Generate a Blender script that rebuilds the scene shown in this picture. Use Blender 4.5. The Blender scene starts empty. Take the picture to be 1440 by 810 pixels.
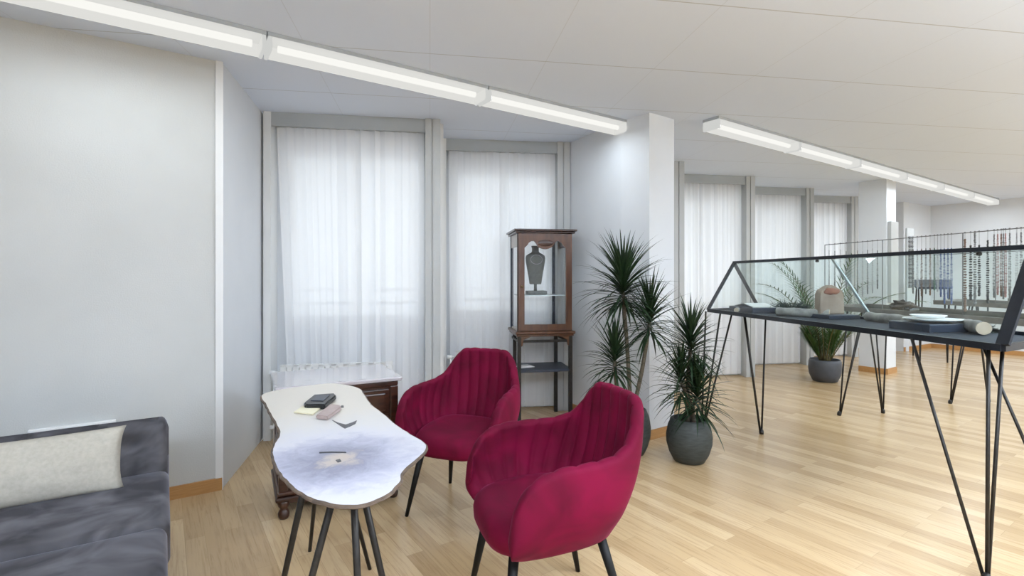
import bpy, bmesh, math, random
from mathutils import Vector, Matrix, noise
random.seed(7)
PI = math.pi
C = bpy.context.scene.collection

# ------------------------------------------------------------------ camera, world, exposure
# World X runs along the facade, world Y points to the facade; the camera stands at the origin, 1.3 m up.
HC = 1.3
FPX = 720.0
HOR = 390.0
YAW = math.radians(-34.2)
F = Vector((-math.sin(YAW), math.cos(YAW), 0))
R = Vector((math.cos(YAW), math.sin(YAW), 0))
def W(lat, d, z=0.0):
    v = R * lat + F * d
    return Vector((v.x, v.y, z))
def P(px, py, z):
    """point of height z that the photograph shows at px, py"""
    d = (HC - z) * FPX / (py - HOR)
    return W((px - 720) / FPX * d, d, z)
def D(px, d, z=0.0):
    return W((px - 720) / FPX * d, d, z)
def cdir(lat, d):
    v = R * lat + F * d
    return math.atan2(v.y, v.x)

scene = bpy.context.scene
cam_data = bpy.data.cameras.new('camera')
cam_data.lens = 18.0; cam_data.sensor_width = 36.0
cam_data.shift_y = (HOR - 405) / 1440.0
cam_data.clip_start = 0.05
cam = bpy.data.objects.new('camera', cam_data)
C.objects.link(cam)
cam.location = (0, 0, HC)
cam.rotation_euler = (PI / 2, 0, YAW)
scene.camera = cam

world = bpy.data.worlds.new('overcast_sky'); scene.world = world
world.use_nodes = True
bgn = world.node_tree.nodes['Background']
bgn.inputs[0].default_value = (0.86, 0.93, 1.0, 1)
bgn.inputs[1].default_value = 1.05
scene.view_settings.view_transform = 'Standard'
scene.view_settings.look = 'None'
scene.view_settings.exposure = 0.46
scene.view_settings.gamma = 1.0
scene.view_settings.use_curve_mapping = False
scene.cycles.max_bounces = 10
scene.cycles.diffuse_bounces = 6
scene.cycles.transparent_max_bounces = 24
scene.cycles.caustics_reflective = False
scene.cycles.caustics_refractive = False
LIGHT_TUBE = 1.6
LIGHT_DIFF = 1.30
LAMP_W = 5.8
UP = 0.55
LAMP_C = (0.82, 0.915, 1.0)

# ------------------------------------------------------------------ materials
def newmat(name):
    m = bpy.data.materials.new(name); m.use_nodes = True
    nt = m.node_tree; b = nt.nodes['Principled BSDF']
    return m, nt, b
def ramp(nt, fac, stops):
    r = nt.nodes.new('ShaderNodeValToRGB')
    el = r.color_ramp.elements
    el[0].position, el[0].color = stops[0][0], (*stops[0][1], 1)
    el[1].position, el[1].color = stops[-1][0], (*stops[-1][1], 1)
    for p, c in stops[1:-1]:
        e = el.new(p); e.color = (*c, 1)
    nt.links.new(fac, r.inputs[0]); return r.outputs[0]
def coords(nt, scale=(1, 1, 1), rot=(0, 0, 0), loc=(0, 0, 0), kind='Object'):
    t = nt.nodes.new('ShaderNodeTexCoord'); mp = nt.nodes.new('ShaderNodeMapping')
    mp.inputs['Scale'].default_value = scale; mp.inputs['Rotation'].default_value = rot; mp.inputs['Location'].default_value = loc
    nt.links.new(t.outputs[kind], mp.inputs[0]); return mp.outputs[0]
def noisen(nt, vec, scale, detail=4, rough=0.5, dist=0.0):
    n = nt.nodes.new('ShaderNodeTexNoise')
    n.inputs['Scale'].default_value = scale; n.inputs['Detail'].default_value = detail
    n.inputs['Roughness'].default_value = rough; n.inputs['Distortion'].default_value = dist
    nt.links.new(vec, n.inputs['Vector']); return n.outputs['Fac']
def bump(nt, b, h, strength=0.2, dist=0.01):
    bp = nt.nodes.new('ShaderNodeBump'); bp.inputs['Strength'].default_value = strength; bp.inputs['Distance'].default_value = dist
    nt.links.new(h, bp.inputs['Height']); nt.links.new(bp.outputs[0], b.inputs['Normal'])
def simple(name, c1, c2=None, scale=20, rough=0.5, metal=0.0, bumps=0.0, bdist=0.003, stretch=(1, 1, 1), spec=0.5, sheen=0, sheen_tint=None, coat=0):
    m, nt, b = newmat(name)
    c2 = c2 or tuple(x * 0.85 for x in c1)
    v = coords(nt, stretch)
    n = noisen(nt, v, scale)
    col = ramp(nt, n, [(0.3, c2), (0.7, c1)])
    nt.links.new(col, b.inputs['Base Color'])
    b.inputs['Roughness'].default_value = rough; b.inputs['Metallic'].default_value = metal
    b.inputs['Specular IOR Level'].default_value = spec
    b.inputs['Coat Weight'].default_value = coat
    if sheen:
        b.inputs['Sheen Weight'].default_value = sheen
        b.inputs['Sheen Roughness'].default_value = 0.35
        if sheen_tint: b.inputs['Sheen Tint'].default_value = (*sheen_tint, 1)
    if bumps: bump(nt, b, n, bumps, bdist)
    return m

M = {}
M['wall'] = simple('painted_plaster', (0.68, 0.70, 0.725), (0.65, 0.67, 0.695), 3, 0.75, bumps=0)
m, nt, b = newmat('rough_plaster')
v = coords(nt); n = noisen(nt, v, 130, 3, 0.7); n2 = noisen(nt, v, 2.0, 3)
nt.links.new(ramp(nt, n2, [(0.3, (0.535, 0.54, 0.525)), (0.7, (0.575, 0.58, 0.565))]), b.inputs['Base Color'])
b.inputs['Roughness'].default_value = 0.85; bump(nt, b, n, 0.35, 0.004)
M['rough_wall'] = m
M['trim'] = simple('white_gloss_paint', (0.74, 0.74, 0.73), (0.71, 0.71, 0.70), 4, 0.4)
M['post'] = simple('greige_metal_paint', (0.47, 0.48, 0.475), (0.44, 0.45, 0.445), 4, 0.4)
M['header'] = simple('grey_frame_paint', (0.40, 0.42, 0.43), (0.37, 0.39, 0.40), 4, 0.5)
M['base'] = simple('oak_baseboard', (0.50, 0.27, 0.10), (0.42, 0.21, 0.07), 8, 0.4, stretch=(1, 6, 20))

# ceiling: large boards with thin joints, aligned with the window panes
m, nt, b = newmat('ceiling_boards')
GRID_ROT = math.radians(-25.1)
v = coords(nt, rot=(0, 0, -GRID_ROT), loc=(0, 0, 0))
sx = nt.nodes.new('ShaderNodeSeparateXYZ'); nt.links.new(v, sx.inputs[0])
def lines(axis, pitch, off, wdt):
    a = nt.nodes.new('ShaderNodeMath'); a.operation = 'SUBTRACT'; nt.links.new(sx.outputs[axis], a.inputs[0]); a.inputs[1].default_value = off
    q = nt.nodes.new('ShaderNodeMath'); q.operation = 'PINGPONG'; nt.links.new(a.outputs[0], q.inputs[0]); q.inputs[1].default_value = pitch / 2
    l = nt.nodes.new('ShaderNodeMath'); l.operation = 'LESS_THAN'; nt.links.new(q.outputs[0], l.inputs[0]); l.inputs[1].default_value = wdt
    return l.outputs[0]

ln_a = lines('Y', 0.765, 2.295, 0.0035); ln_b = lines('X', 0.70, 0.0, 0.0022)
mxa = nt.nodes.new('ShaderNodeMath'); mxa.operation = 'MULTIPLY'; nt.links.new(ln_b, mxa.inputs[0]); mxa.inputs[1].default_value = 0.35
mx = nt.nodes.new('ShaderNodeMath'); mx.operation = 'MAXIMUM'; nt.links.new(ln_a, mx.inputs[0]); nt.links.new(mxa.outputs[0], mx.inputs[1])
nt.links.new(ramp(nt, mx.outputs[0], [(0.0, (0.66, 0.72, 0.83)), (1.0, (0.44, 0.46, 0.50))]), b.inputs['Base Color'])
b.inputs['Roughness'].default_value = 0.7
M['ceiling'] = m

# floor: three-strip oak planks running towards the facade
m, nt, b = newmat('oak_parquet')
v = coords(nt, rot=(0, 0, PI / 2))
br = nt.nodes.new('ShaderNodeTexBrick'); nt.links.new(v, br.inputs['Vector'])
br.inputs['Color1'].default_value = (0.0, 0, 0, 1); br.inputs['Color2'].default_value = (1, 1, 1, 1); br.inputs['Mortar'].default_value = (0.5, 0.5, 0.5, 1)
br.inputs['Scale'].default_value = 1.0; br.inputs['Mortar Size'].default_value = 0.0008; br.inputs['Brick Width'].default_value = 0.75; br.inputs['Row Height'].default_value = 0.085
br.offset = 0.37; br.offset_frequency = 2; br.squash = 1
plank = ramp(nt, br.outputs['Color'], [(0.0, (0.47, 0.315, 0.165)), (0.5, (0.55, 0.385, 0.21)), (1.0, (0.63, 0.455, 0.265))])
v2 = coords(nt, scale=(30, 1.6, 1))
gr = noisen(nt, v2, 2.2, 6, 0.65, 0.6)
grc = ramp(nt, gr, [(0.3, (0.78, 0.73, 0.68)), (0.5, (1, 1, 1)), (0.8, (1.06, 1.05, 1.02))])
mixc = nt.nodes.new('ShaderNodeMix'); mixc.data_type = 'RGBA'; mixc.blend_type = 'MULTIPLY'; mixc.inputs['Factor'].default_value = 1
nt.links.new(plank, mixc.inputs[6]); nt.links.new(grc, mixc.inputs[7])
sm_ = nt.nodes.new('ShaderNodeMix'); sm_.data_type = 'RGBA'; sm_.blend_type = 'MIX'
mf = nt.nodes.new('ShaderNodeMath'); mf.operation = 'MULTIPLY'; nt.links.new(br.outputs['Fac'], mf.inputs[0]); mf.inputs[1].default_value = 0.45
nt.links.new(mf.outputs[0], sm_.inputs[0]); nt.links.new(mixc.outputs[2], sm_.inputs[6]); sm_.inputs[7].default_value = (0.2, 0.12, 0.05, 1)
nt.links.new(sm_.outputs[2], b.inputs['Base Color'])
rr = ramp(nt, gr, [(0.2, (0.27,) * 3), (0.8, (0.19,) * 3)]); nt.links.new(rr, b.inputs['Roughness'])
b.inputs['Specular IOR Level'].default_value = 0.5
M['floor'] = m

# velvet
def velvet(name, c1, c2, tint, scale=9, sheen=0.6):
    m, nt, b = newmat(name)
    v = coords(nt)
    n = noisen(nt, v, scale, 3, 0.5, 0.8)
    nt.links.new(ramp(nt, n, [(0.35, c2), (0.65, c1)]), b.inputs['Base Color'])
    b.inputs['Roughness'].default_value = 0.75; b.inputs['Specular IOR Level'].default_value = 0.15
    b.inputs['Sheen Weight'].default_value = sheen; b.inputs['Sheen Roughness'].default_value = 0.3
    b.inputs['Sheen Tint'].default_value = (*tint, 1)
    n3 = noisen(nt, v, 900, 2); bump(nt, b, n3, 0.1, 0.001)
    return m
M['red_velvet'] = velvet('raspberry_velvet', (0.165, 0.0018, 0.028), (0.095, 0.0012, 0.016), (1.0, 0.15, 0.40), 5, 0.12)
M['grey_velvet'] = velvet('grey_velvet', (0.135, 0.130, 0.142), (0.038, 0.036, 0.040), (0.7, 0.7, 0.85), 5, 0.35)
M['linen'] = simple('beige_linen', (0.47, 0.435, 0.37), (0.40, 0.37, 0.31), 60, 0.9, bumps=0.2, stretch=(1, 1, 1))
M['black_metal'] = simple('black_metal', (0.008, 0.008, 0.008), (0.005, 0.005, 0.005), 30, 0.5, spec=0.25)
M['raw_steel'] = simple('dark_raw_steel', (0.035, 0.031, 0.028), (0.02, 0.018, 0.016), 40, 0.45, metal=0.5)
M['case_steel'] = simple('gunmetal_steel', (0.028, 0.032, 0.040), (0.018, 0.021, 0.027), 12, 0.35, metal=0.6)
M['tray'] = simple('navy_felt', (0.016, 0.024, 0.040), (0.011, 0.017, 0.029), 30, 0.7)
M['grey_bar'] = simple('weathered_grey_edge', (0.20, 0.185, 0.17), (0.13, 0.12, 0.11), 14, 0.6)
M['slate'] = simple('slate_panel', (0.028, 0.038, 0.062), (0.018, 0.025, 0.042), 8, 0.35)
M['dark_wood'] = simple('dark_walnut', (0.065, 0.022, 0.011), (0.022, 0.008, 0.005), 5, 0.3, stretch=(2, 2, 12), coat=0.25)
M['chest_top'] = simple('chest_top_painted_sheen', (0.52, 0.49, 0.51), (0.36, 0.32, 0.33), 5, 0.12, stretch=(1.5, 8, 8), coat=1.0)  # pale base colour stands in for the curtains reflected in the glossy top
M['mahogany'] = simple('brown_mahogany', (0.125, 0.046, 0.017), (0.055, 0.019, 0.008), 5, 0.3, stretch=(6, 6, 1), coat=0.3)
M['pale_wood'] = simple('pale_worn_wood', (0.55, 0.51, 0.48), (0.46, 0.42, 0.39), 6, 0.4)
M['bark'] = simple('table_edge_wood', (0.14, 0.095, 0.065), (0.06, 0.04, 0.028), 30, 0.6, bumps=0.4)
M['knob'] = simple('aged_brass', (0.25, 0.17, 0.07), None, 30, 0.35, metal=0.9)
M['pot'] = simple('dark_stone_pot', (0.052, 0.060, 0.056), (0.025, 0.030, 0.028), 18, 0.6, bumps=0.3, stretch=(1, 1, 5))
M['pot_smooth'] = simple('anthracite_pot', (0.07, 0.075, 0.09), (0.055, 0.06, 0.07), 14, 0.5)
M['soil'] = simple('potting_soil', (0.03, 0.02, 0.013), (0.012, 0.008, 0.005), 60, 0.95, bumps=0.6)
M['trunk'] = simple('dracaena_trunk', (0.17, 0.14, 0.10), (0.08, 0.065, 0.045), 40, 0.8, bumps=0.4, stretch=(1, 1, 6))
M['leaf'] = simple('dracaena_leaf', (0.020, 0.045, 0.016), (0.008, 0.020, 0.008), 14, 0.5, spec=0.3)
M['palm_leaf'] = simple('palm_leaf', (0.07, 0.17, 0.03), (0.025, 0.08, 0.018), 12, 0.4)
M['palm_stem'] = simple('palm_stem', (0.16, 0.14, 0.05), (0.08, 0.06, 0.025), 20, 0.6)
M['bust'] = simple('grey_stone_bust', (0.17, 0.18, 0.17), (0.12, 0.125, 0.12), 30, 0.8, bumps=0.2)
M['white'] = simple('white_enamel', (0.78, 0.78, 0.77), (0.74, 0.74, 0.73), 5, 0.35)
M['paper'] = simple('white_card', (0.75, 0.74, 0.72), None, 8, 0.7)
M['cream'] = simple('cream_paper', (0.75, 0.70, 0.52), (0.70, 0.65, 0.48), 10, 0.7)
M['pink_grey'] = simple('pinkish_leather', (0.42, 0.33, 0.31), (0.36, 0.28, 0.26), 20, 0.5)
M['black_leather'] = simple('black_leather', (0.015, 0.017, 0.02), (0.008, 0.009, 0.01), 40, 0.35, bumps=0.2)
M['crack'] = simple('dark_resin', (0.03, 0.03, 0.04), (0.015, 0.015, 0.02), 40, 0.3)
M['sand'] = simple('sandstone', (0.42, 0.33, 0.26), (0.30, 0.22, 0.17), 10, 0.8, bumps=0.3)
M['rust'] = simple('reddish_sandstone', (0.33, 0.14, 0.09), (0.26, 0.10, 0.06), 20, 0.8)
M['birch'] = simple('birch_bark', (0.45, 0.43, 0.40), (0.16, 0.15, 0.14), 12, 0.8, stretch=(1, 1, 1), bumps=0.3)
M['cut_wood'] = simple('cut_wood_end', (0.60, 0.50, 0.38), (0.48, 0.38, 0.27), 14, 0.7)
M['moss'] = simple('dry_moss', (0.06, 0.085, 0.075), (0.025, 0.04, 0.035), 30, 0.8)
M['driftwood'] = simple('dark_driftwood', (0.11, 0.085, 0.065), (0.05, 0.038, 0.03), 14, 0.8)
M['steel_wire'] = simple('steel_wire', (0.22, 0.22, 0.22), (0.16, 0.16, 0.16), 20, 0.35, metal=0.7)
for k, c in {'bead_black': (0.02, 0.02, 0.022), 'bead_grey': (0.16, 0.16, 0.16), 'bead_brown': (0.16, 0.09, 0.06),
             'bead_blue': (0.07, 0.11, 0.28), 'bead_green': (0.09, 0.16, 0.12), 'bead_rose': (0.36, 0.20, 0.19), 'bead_silver': (0.40, 0.40, 0.42)}.items():
    M[k] = simple(k, c, None, 60, 0.3)

# live-edge table top: pale wood with a greyish stained heart
m, nt, b = newmat('bleached_tree_slice')
v = coords(nt)
TBL_C = P(452, 655, 0.74)
dist = nt.nodes.new('ShaderNodeVectorMath'); dist.operation = 'DISTANCE'
nz = nt.nodes.new('ShaderNodeTexNoise'); nz.inputs['Scale'].default_value = 7; nz.inputs['Detail'].default_value = 4; nt.links.new(v, nz.inputs['Vector'])
addv = nt.nodes.new('ShaderNodeVectorMath'); addv.operation = 'MULTIPLY_ADD'
nt.links.new(nz.outputs['Color'], addv.inputs[0]); addv.inputs[1].default_value = (0.16, 0.16, 0); nt.links.new(v, addv.inputs[2])
nt.links.new(addv.outputs[0], dist.inputs[0]); HEART = P(478, 646, .74) - P(455, 650, .74); dist.inputs[1].default_value = (HEART.x + 0.08, HEART.y + 0.08, 0)   # object origin sits at the heart of the slice
n1 = noisen(nt, v, 14, 6, 0.7, 1.2)
sc_ = nt.nodes.new('ShaderNodeMath'); sc_.operation = 'MULTIPLY_ADD'; nt.links.new(n1, sc_.inputs[0]); sc_.inputs[1].default_value = 0.22; nt.links.new(dist.outputs['Value'], sc_.inputs[2])
col = ramp(nt, sc_.outputs[0], [(0.0, (0.46, 0.37, 0.30)), (0.14, (0.42, 0.36, 0.32)), (0.19, (0.21, 0.21, 0.28)), (0.29, (0.38, 0.38, 0.47)), (0.38, (0.55, 0.54, 0.585)), (0.52, (0.58, 0.56, 0.55)), (0.75, (0.62, 0.57, 0.50)), (1.0, (0.62, 0.57, 0.50))])
nt.links.new(col, b.inputs['Base Color']); b.inputs['Roughness'].default_value = 0.33
bump(nt, b, n1, 0.08, 0.002)
M['slice'] = m

# sheer curtain
m, nt, b = newmat('sheer_white_voile')
out = nt.nodes['Material Output']
tr = nt.nodes.new('ShaderNodeBsdfTransparent'); tl = nt.nodes.new('ShaderNodeBsdfTranslucent'); df = nt.nodes.new('ShaderNodeBsdfDiffuse')
tl.inputs[0].default_value = (0.94, 0.95, 0.96, 1); df.inputs[0].default_value = (0.94, 0.94, 0.95, 1)
m1 = nt.nodes.new('ShaderNodeMixShader'); m1.inputs[0].default_value = 0.58
nt.links.new(tl.outputs[0], m1.inputs[1]); nt.links.new(df.outputs[0], m1.inputs[2])
m2 = nt.nodes.new('ShaderNodeMixShader')
lw = nt.nodes.new('ShaderNodeLayerWeight'); lw.inputs['Blend'].default_value = 0.35
mr = nt.nodes.new('ShaderNodeMapRange'); nt.links.new(lw.outputs['Facing'], mr.inputs[0]); mr.inputs[1].default_value = 0.0; mr.inputs[2].default_value = 1; mr.inputs[3].default_value = 0.90; mr.inputs[4].default_value = 1.0
nt.links.new(mr.outputs[0], m2.inputs[0]); nt.links.new(tr.outputs[0], m2.inputs[1]); nt.links.new(m1.outputs[0], m2.inputs[2])
nt.links.new(m2.outputs[0], out.inputs[0])
M['voile'] = m

def glass(name, tint, refl=0.06):
    m, nt, b = newmat(name)
    out = nt.nodes['Material Output']
    tr = nt.nodes.new('ShaderNodeBsdfTransparent'); tr.inputs[0].default_value = (*tint, 1)
    gl = nt.nodes.new('ShaderNodeBsdfGlossy'); gl.inputs['Roughness'].default_value = 0.01
    fr = nt.nodes.new('ShaderNodeFresnel'); fr.inputs[0].default_value = 1.45
    mx = nt.nodes.new('ShaderNodeMixShader')
    ge = nt.nodes.new('ShaderNodeNewGeometry'); iv = nt.nodes.new('ShaderNodeMath'); iv.operation = 'SUBTRACT'; iv.inputs[0].default_value = 1.0
    nt.links.new(ge.outputs['Backfacing'], iv.inputs[1]); ml = nt.nodes.new('ShaderNodeMath'); ml.operation = 'MULTIPLY'
    nt.links.new(fr.outputs[0], ml.inputs[0]); nt.links.new(iv.outputs[0], ml.inputs[1]); nt.links.new(ml.outputs[0], mx.inputs[0])
    nt.links.new(tr.outputs[0], mx.inputs[1]); nt.links.new(gl.outputs[0], mx.inputs[2]); nt.links.new(mx.outputs[0], out.inputs[0])
    return m
M['glass'] = glass('clear_glass', (0.985, 0.99, 0.99))
M['case_glass'] = glass('display_glass', (0.955, 0.985, 0.98))
M['glass_edge'] = simple('polished_glass_edge', (0.70, 0.78, 0.80), (0.62, 0.70, 0.72), 10, 0.15)

def emis(name, col, st, alpha=1.0):
    m, nt, b = newmat(name)
    out = nt.nodes['Material Output']
    e = nt.nodes.new('ShaderNodeEmission'); e.inputs[0].default_value = (*col, 1); e.inputs[1].default_value = st
    if alpha < 1:
        tr = nt.nodes.new('ShaderNodeBsdfTransparent'); mx = nt.nodes.new('ShaderNodeMixShader'); mx.inputs[0].default_value = alpha
        nt.links.new(tr.outputs[0], mx.inputs[1]); nt.links.new(e.outputs[0], mx.inputs[2]); nt.links.new(mx.outputs[0], out.inputs[0])
    else:
        nt.links.new(e.outputs[0], out.inputs[0])
    return m
M['tube'] = emis('fluorescent_tube', (1.0, 0.99, 0.93), LIGHT_TUBE)
M['diffuser'] = emis('lit_acrylic', (1.0, 0.995, 0.95), LIGHT_DIFF * 0.42, 0.86)
M['end_cap'] = emis('lit_end_cap', (0.97, 0.98, 0.95), 0.46)

# ------------------------------------------------------------------ helpers
def obj(name, bm, mat, parent=None, smooth=False, world=False, mesh=None):
    if mesh is None:
        me = bpy.data.meshes.new(name)
        if smooth:
            for f in bm.faces: f.smooth = True
        bm.normal_update(); bm.to_mesh(me); bm.free()
    else: me = mesh
    mats = mat if isinstance(mat, (list, tuple)) else [mat]
    for q in mats: me.materials.append(M[q] if isinstance(q, str) else q)
    o = bpy.data.objects.new(name, me); C.objects.link(o)
    if parent is not None:
        if world:
            root = parent
            off = Vector((0, 0, 0))
            while root is not None: off += root.location; root = root.parent
            me.transform(Matrix.Translation(-off))
        o.parent = parent
    elif world is not False and world is not True:
        me.transform(Matrix.Translation(-Vector(world))); o.location = world
    return o
def tag(o, label, cat, group=None):
    o['label'] = label; o['category'] = cat
    if group: o['group'] = group
    return o
def thing(name, label, cat, loc=(0, 0, 0), rz=0, group=None):
    o = bpy.data.objects.new(name, None); C.objects.link(o); o.empty_display_size = 0.1
    o.location = loc; o.rotation_euler = (0, 0, rz)
    return tag(o, label, cat, group)
def struct(name, bm, mat, smooth=False):
    o = obj(name, bm, mat, None, smooth); o['kind'] = 'structure'; return o
def copy_tree(o, parent=None):
    c = o.copy(); C.objects.link(c)
    if parent is not None: c.parent = parent
    for ch in list(o.children): copy_tree(ch, c)
    return c
def V(*a): return Vector(a)
def box(bm, x0, x1, y0, y1, z0, z1, bev=0, seg=2):
    vs = [bm.verts.new((x, y, z)) for x in (x0, x1) for y in (y0, y1) for z in (z0, z1)]
    idx = [(0, 1, 3, 2), (4, 6, 7, 5), (0, 4, 5, 1), (2, 3, 7, 6), (0, 2, 6, 4), (1, 5, 7, 3)]
    fs = [bm.faces.new([vs[i] for i in f]) for f in idx]
    if bev:
        es = set(e for f in fs for e in f.edges)
        bmesh.ops.bevel(bm, geom=list(es), offset=bev, segments=seg, affect='EDGES', profile=0.5)
def obox(bm, p, q, a, b, z0, z1):
    """box along p->q on the ground, from a to b to the left of that line"""
    p = Vector((p[0], p[1], 0)); q = Vector((q[0], q[1], 0)); t = (q - p).normalized(); n = Vector((-t.y, t.x, 0))
    pts = [p + n * a, q + n * a, q + n * b, p + n * b]
    lo = [bm.verts.new((v.x, v.y, z0)) for v in pts]; hi = [bm.verts.new((v.x, v.y, z1)) for v in pts]
    if b < a: lo.reverse(); hi.reverse()
    bm.faces.new(lo[::-1]); bm.faces.new(hi)
    for i in range(4): bm.faces.new([lo[i], lo[(i + 1) % 4], hi[(i + 1) % 4], hi[i]])
def bar(bm, p, q, w, h, up=(0, 0, 1)):
    """rectangular bar from p to q, w wide sideways, h along up"""
    p = Vector(p); q = Vector(q); t = (q - p).normalized(); up = Vector(up)
    s = t.cross(up)
    if s.length < 1e-4: s = t.cross(Vector((1, 0, 0)))
    s.normalize(); u = s.cross(t).normalized()
    A = [bm.verts.new(p + s * w / 2 * i + u * h / 2 * j) for i, j in ((-1, -1), (1, -1), (1, 1), (-1, 1))]
    B = [bm.verts.new(q + s * w / 2 * i + u * h / 2 * j) for i, j in ((-1, -1), (1, -1), (1, 1), (-1, 1))]
    bm.faces.new(A); bm.faces.new(B[::-1])
    for i in range(4): bm.faces.new([A[(i + 1) % 4], A[i], B[i], B[(i + 1) % 4]])
def tube(bm, pts, r, seg=8, caps=True):
    pts = [Vector(p) for p in pts]; rs = r if isinstance(r, (list, tuple)) else [r] * len(pts)
    rings = []
    prev = None
    for i, p in enumerate(pts):
        t = (pts[min(i + 1, len(pts) - 1)] - pts[max(i - 1, 0)]).normalized()
        if prev is None:
            a = Vector((0, 0, 1)) if abs(t.z) < 0.9 else Vector((1, 0, 0))
            u = t.cross(a).normalized()
        else:
            u = (prev - t * prev.dot(t)).normalized()
        prev = u; w = t.cross(u)
        rings.append([bm.verts.new(p + (u * math.cos(k * 2 * PI / seg) + w * math.sin(k * 2 * PI / seg)) * rs[i]) for k in range(seg)])
    for a, b in zip(rings, rings[1:]):
        for k in range(seg): bm.faces.new([a[k], a[(k + 1) % seg], b[(k + 1) % seg], b[k]])
    if caps: bm.faces.new(rings[0][::-1]); bm.faces.new(rings[-1])
def lathe(bm, prof, seg=32, c=(0, 0, 0), sx=1, sy=1, cap=True):
    c = Vector(c); rings = []
    for r, z in prof:
        rings.append([bm.verts.new(c + Vector((math.cos(k * 2 * PI / seg) * r * sx, math.sin(k * 2 * PI / seg) * r * sy, z))) for k in range(seg)])
    for a, b in zip(rings, rings[1:]):
        for k in range(seg): bm.faces.new([a[k], a[(k + 1) % seg], b[(k + 1) % seg], b[k]])
    if cap: bm.faces.new(rings[0][::-1]); bm.faces.new(rings[-1])
def prism(bm, pts, z0, z1):
    lo = [bm.verts.new((p[0], p[1], z0)) for p in pts]; hi = [bm.verts.new((p[0], p[1], z1)) for p in pts]
    n = len(pts); f1 = bm.faces.new(lo[::-1]); f2 = bm.faces.new(hi)
    for i in range(n): bm.faces.new([lo[i], lo[(i + 1) % n], hi[(i + 1) % n], hi[i]])
    return f1, f2
def catmull(pts, n):
    out = []
    P_ = [Vector(p) for p in pts]; m_ = len(P_)
    for i in range(n):
        t = i / (n - 1) * (m_ - 1); k = min(int(t), m_ - 2); f = t - k
        p0 = P_[max(k - 1, 0)] if k > 0 else P_[0] * 2 - P_[1]; p1 = P_[k]; p2 = P_[k + 1]; p3 = P_[k + 2] if k + 2 < m_ else P_[-1] * 2 - P_[-2]
        out.append(0.5 * ((2 * p1) + (p2 - p0) * f + (2 * p0 - 5 * p1 + 4 * p2 - p3) * f * f + (3 * p1 - p0 - 3 * p2 + p3) * f ** 3))
    return out
NB = bmesh.new

# ------------------------------------------------------------------ room shell
CEIL = 2.62
YD = V(-0.158, 0.987)       # direction of the window reveals, as (across, ahead)
A = {k: W(*c) for k, c in {
    'w0': (-1.765, 3.12), 'a1': (-1.995, 4.07), 'a2': (-0.60, 4.29), 'a3': (-0.70, 4.86), 'a4': (0.565, 5.02),
    'pl': (0.92, 4.34), 'pn': (1.10, 4.10), 'pr': (1.355, 4.28), 'pb': (1.18, 4.53),
    'a6': (1.0, 5.68), 'a7': (1.96, 5.85), 'a8': (1.86, 6.50), 'a9': (3.17, 6.70), 'a10': (3.06, 7.38), 'a11': (4.47, 7.60),
    'a12': (4.36, 8.18), 'a13': (5.66, 8.39), 'a14': (5.57, 9.0), 'a15': (6.70, 9.6), 'a16': (6.86, 8.97), 'a17': (7.66, 9.42)}.items()}
n_left = 3.60
S0, S1, N1 = -3.4, 11.75, -3.4
WL0 = V(S0, n_left, 0)
A['w0'] = V(A['w0'].x, n_left, 0)
A['a17'] = V(S1, A['a17'].y, 0)
poly = [V(S0, N1, 0), V(S1, N1, 0), A['a17'], A['a16'], A['a15'], A['a14'], A['a13'], A['a12'], A['a11'], A['a10'], A['a9'], A['a8'], A['a7'], A['a6'], A['pb'],
        A['pl'], A['a4'], A['a3'], A['a2'], A['a1'], A['w0'], WL0]
# floor and ceiling reach under and over the sills
def ext(k, d=0.30):
    a = math.radians(-25.1) + PI / 2
    return A[k] + V(math.cos(a) * d, math.sin(a) * d, 0)
poly2 = [V(S0, N1, 0), V(S1, N1, 0), A['a17'], A['a16'], A['a15'], ext('a14'), ext('a13'), ext('a12'), ext('a11'), ext('a10'), ext('a9'), ext('a8'), ext('a7'), ext('a6'), A['pb'],
         A['pl'], A['a4'] + V(0.03, .02, 0), ext('a4'), ext('a3'), ext('a2'), ext('a1'), A['a1'], A['w0'], WL0]
bm = NB(); prism(bm, poly2, -0.12, 0.0); struct('floor', bm, 'floor')
bm = NB(); prism(bm, poly2, CEIL, CEIL + 0.15); struct('ceiling', bm, 'ceiling')

def wall(name, p, q, mat='wall', th=0.14, z0=0, z1=CEIL, base=True, a=0.0):
    bm = NB(); obox(bm, p, q, a, a + th, z0, z1)
    o = struct(name, bm, mat)
    return o
wall('wall_left', WL0, A['w0'], 'rough_wall')
wall('wall_reveal', A['w0'] , A['a1'] + (A['a1'] - A['w0']) * 0.3, 'wall')
wall('wall_pier', A['a4'] + (A['a4'] - A['pl']) * 0.0, A['pl'], 'wall', th=0.12)
bm = NB(); prism(bm, [A['pn'], A['pr'], A['pb'], A['pl']], 0, CEIL); struct('wall_column', bm, 'wall')
wall('wall_behind_column', A['pb'], A['a6'] + (A['a6'] - A['pb']) * 0.2, 'wall', th=0.1)
wall('wall_far_pier', A['a16'] + (A['a17'] - A['a16']) * 0.0, A['a17'], 'wall', th=0.14)
wall('wall_far_reveal', A['a15'], A['a16'], 'wall', th=0.12)
wall('wall_far_infill', ext('a14', .1), A['a15'], 'wall', th=0.1)
wall('wall_back', A['a17'] + V(0, .2, 0), V(S1, N1, 0), 'wall')
wall('wall_right', V(S1, N1, 0), V(S0, N1, 0), 'wall')
wall('wall_entrance', V(S0, N1, 0), WL0, 'wall')
K2 = W(5.01, 6.85)
bm = NB(); prism(bm, [K2, K2 + V(.31, 0, 0), K2 + V(.31, .33, 0), K2 + V(0, .33, 0)], 0, CEIL); struct('wall_far_column', bm, 'wall')

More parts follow.
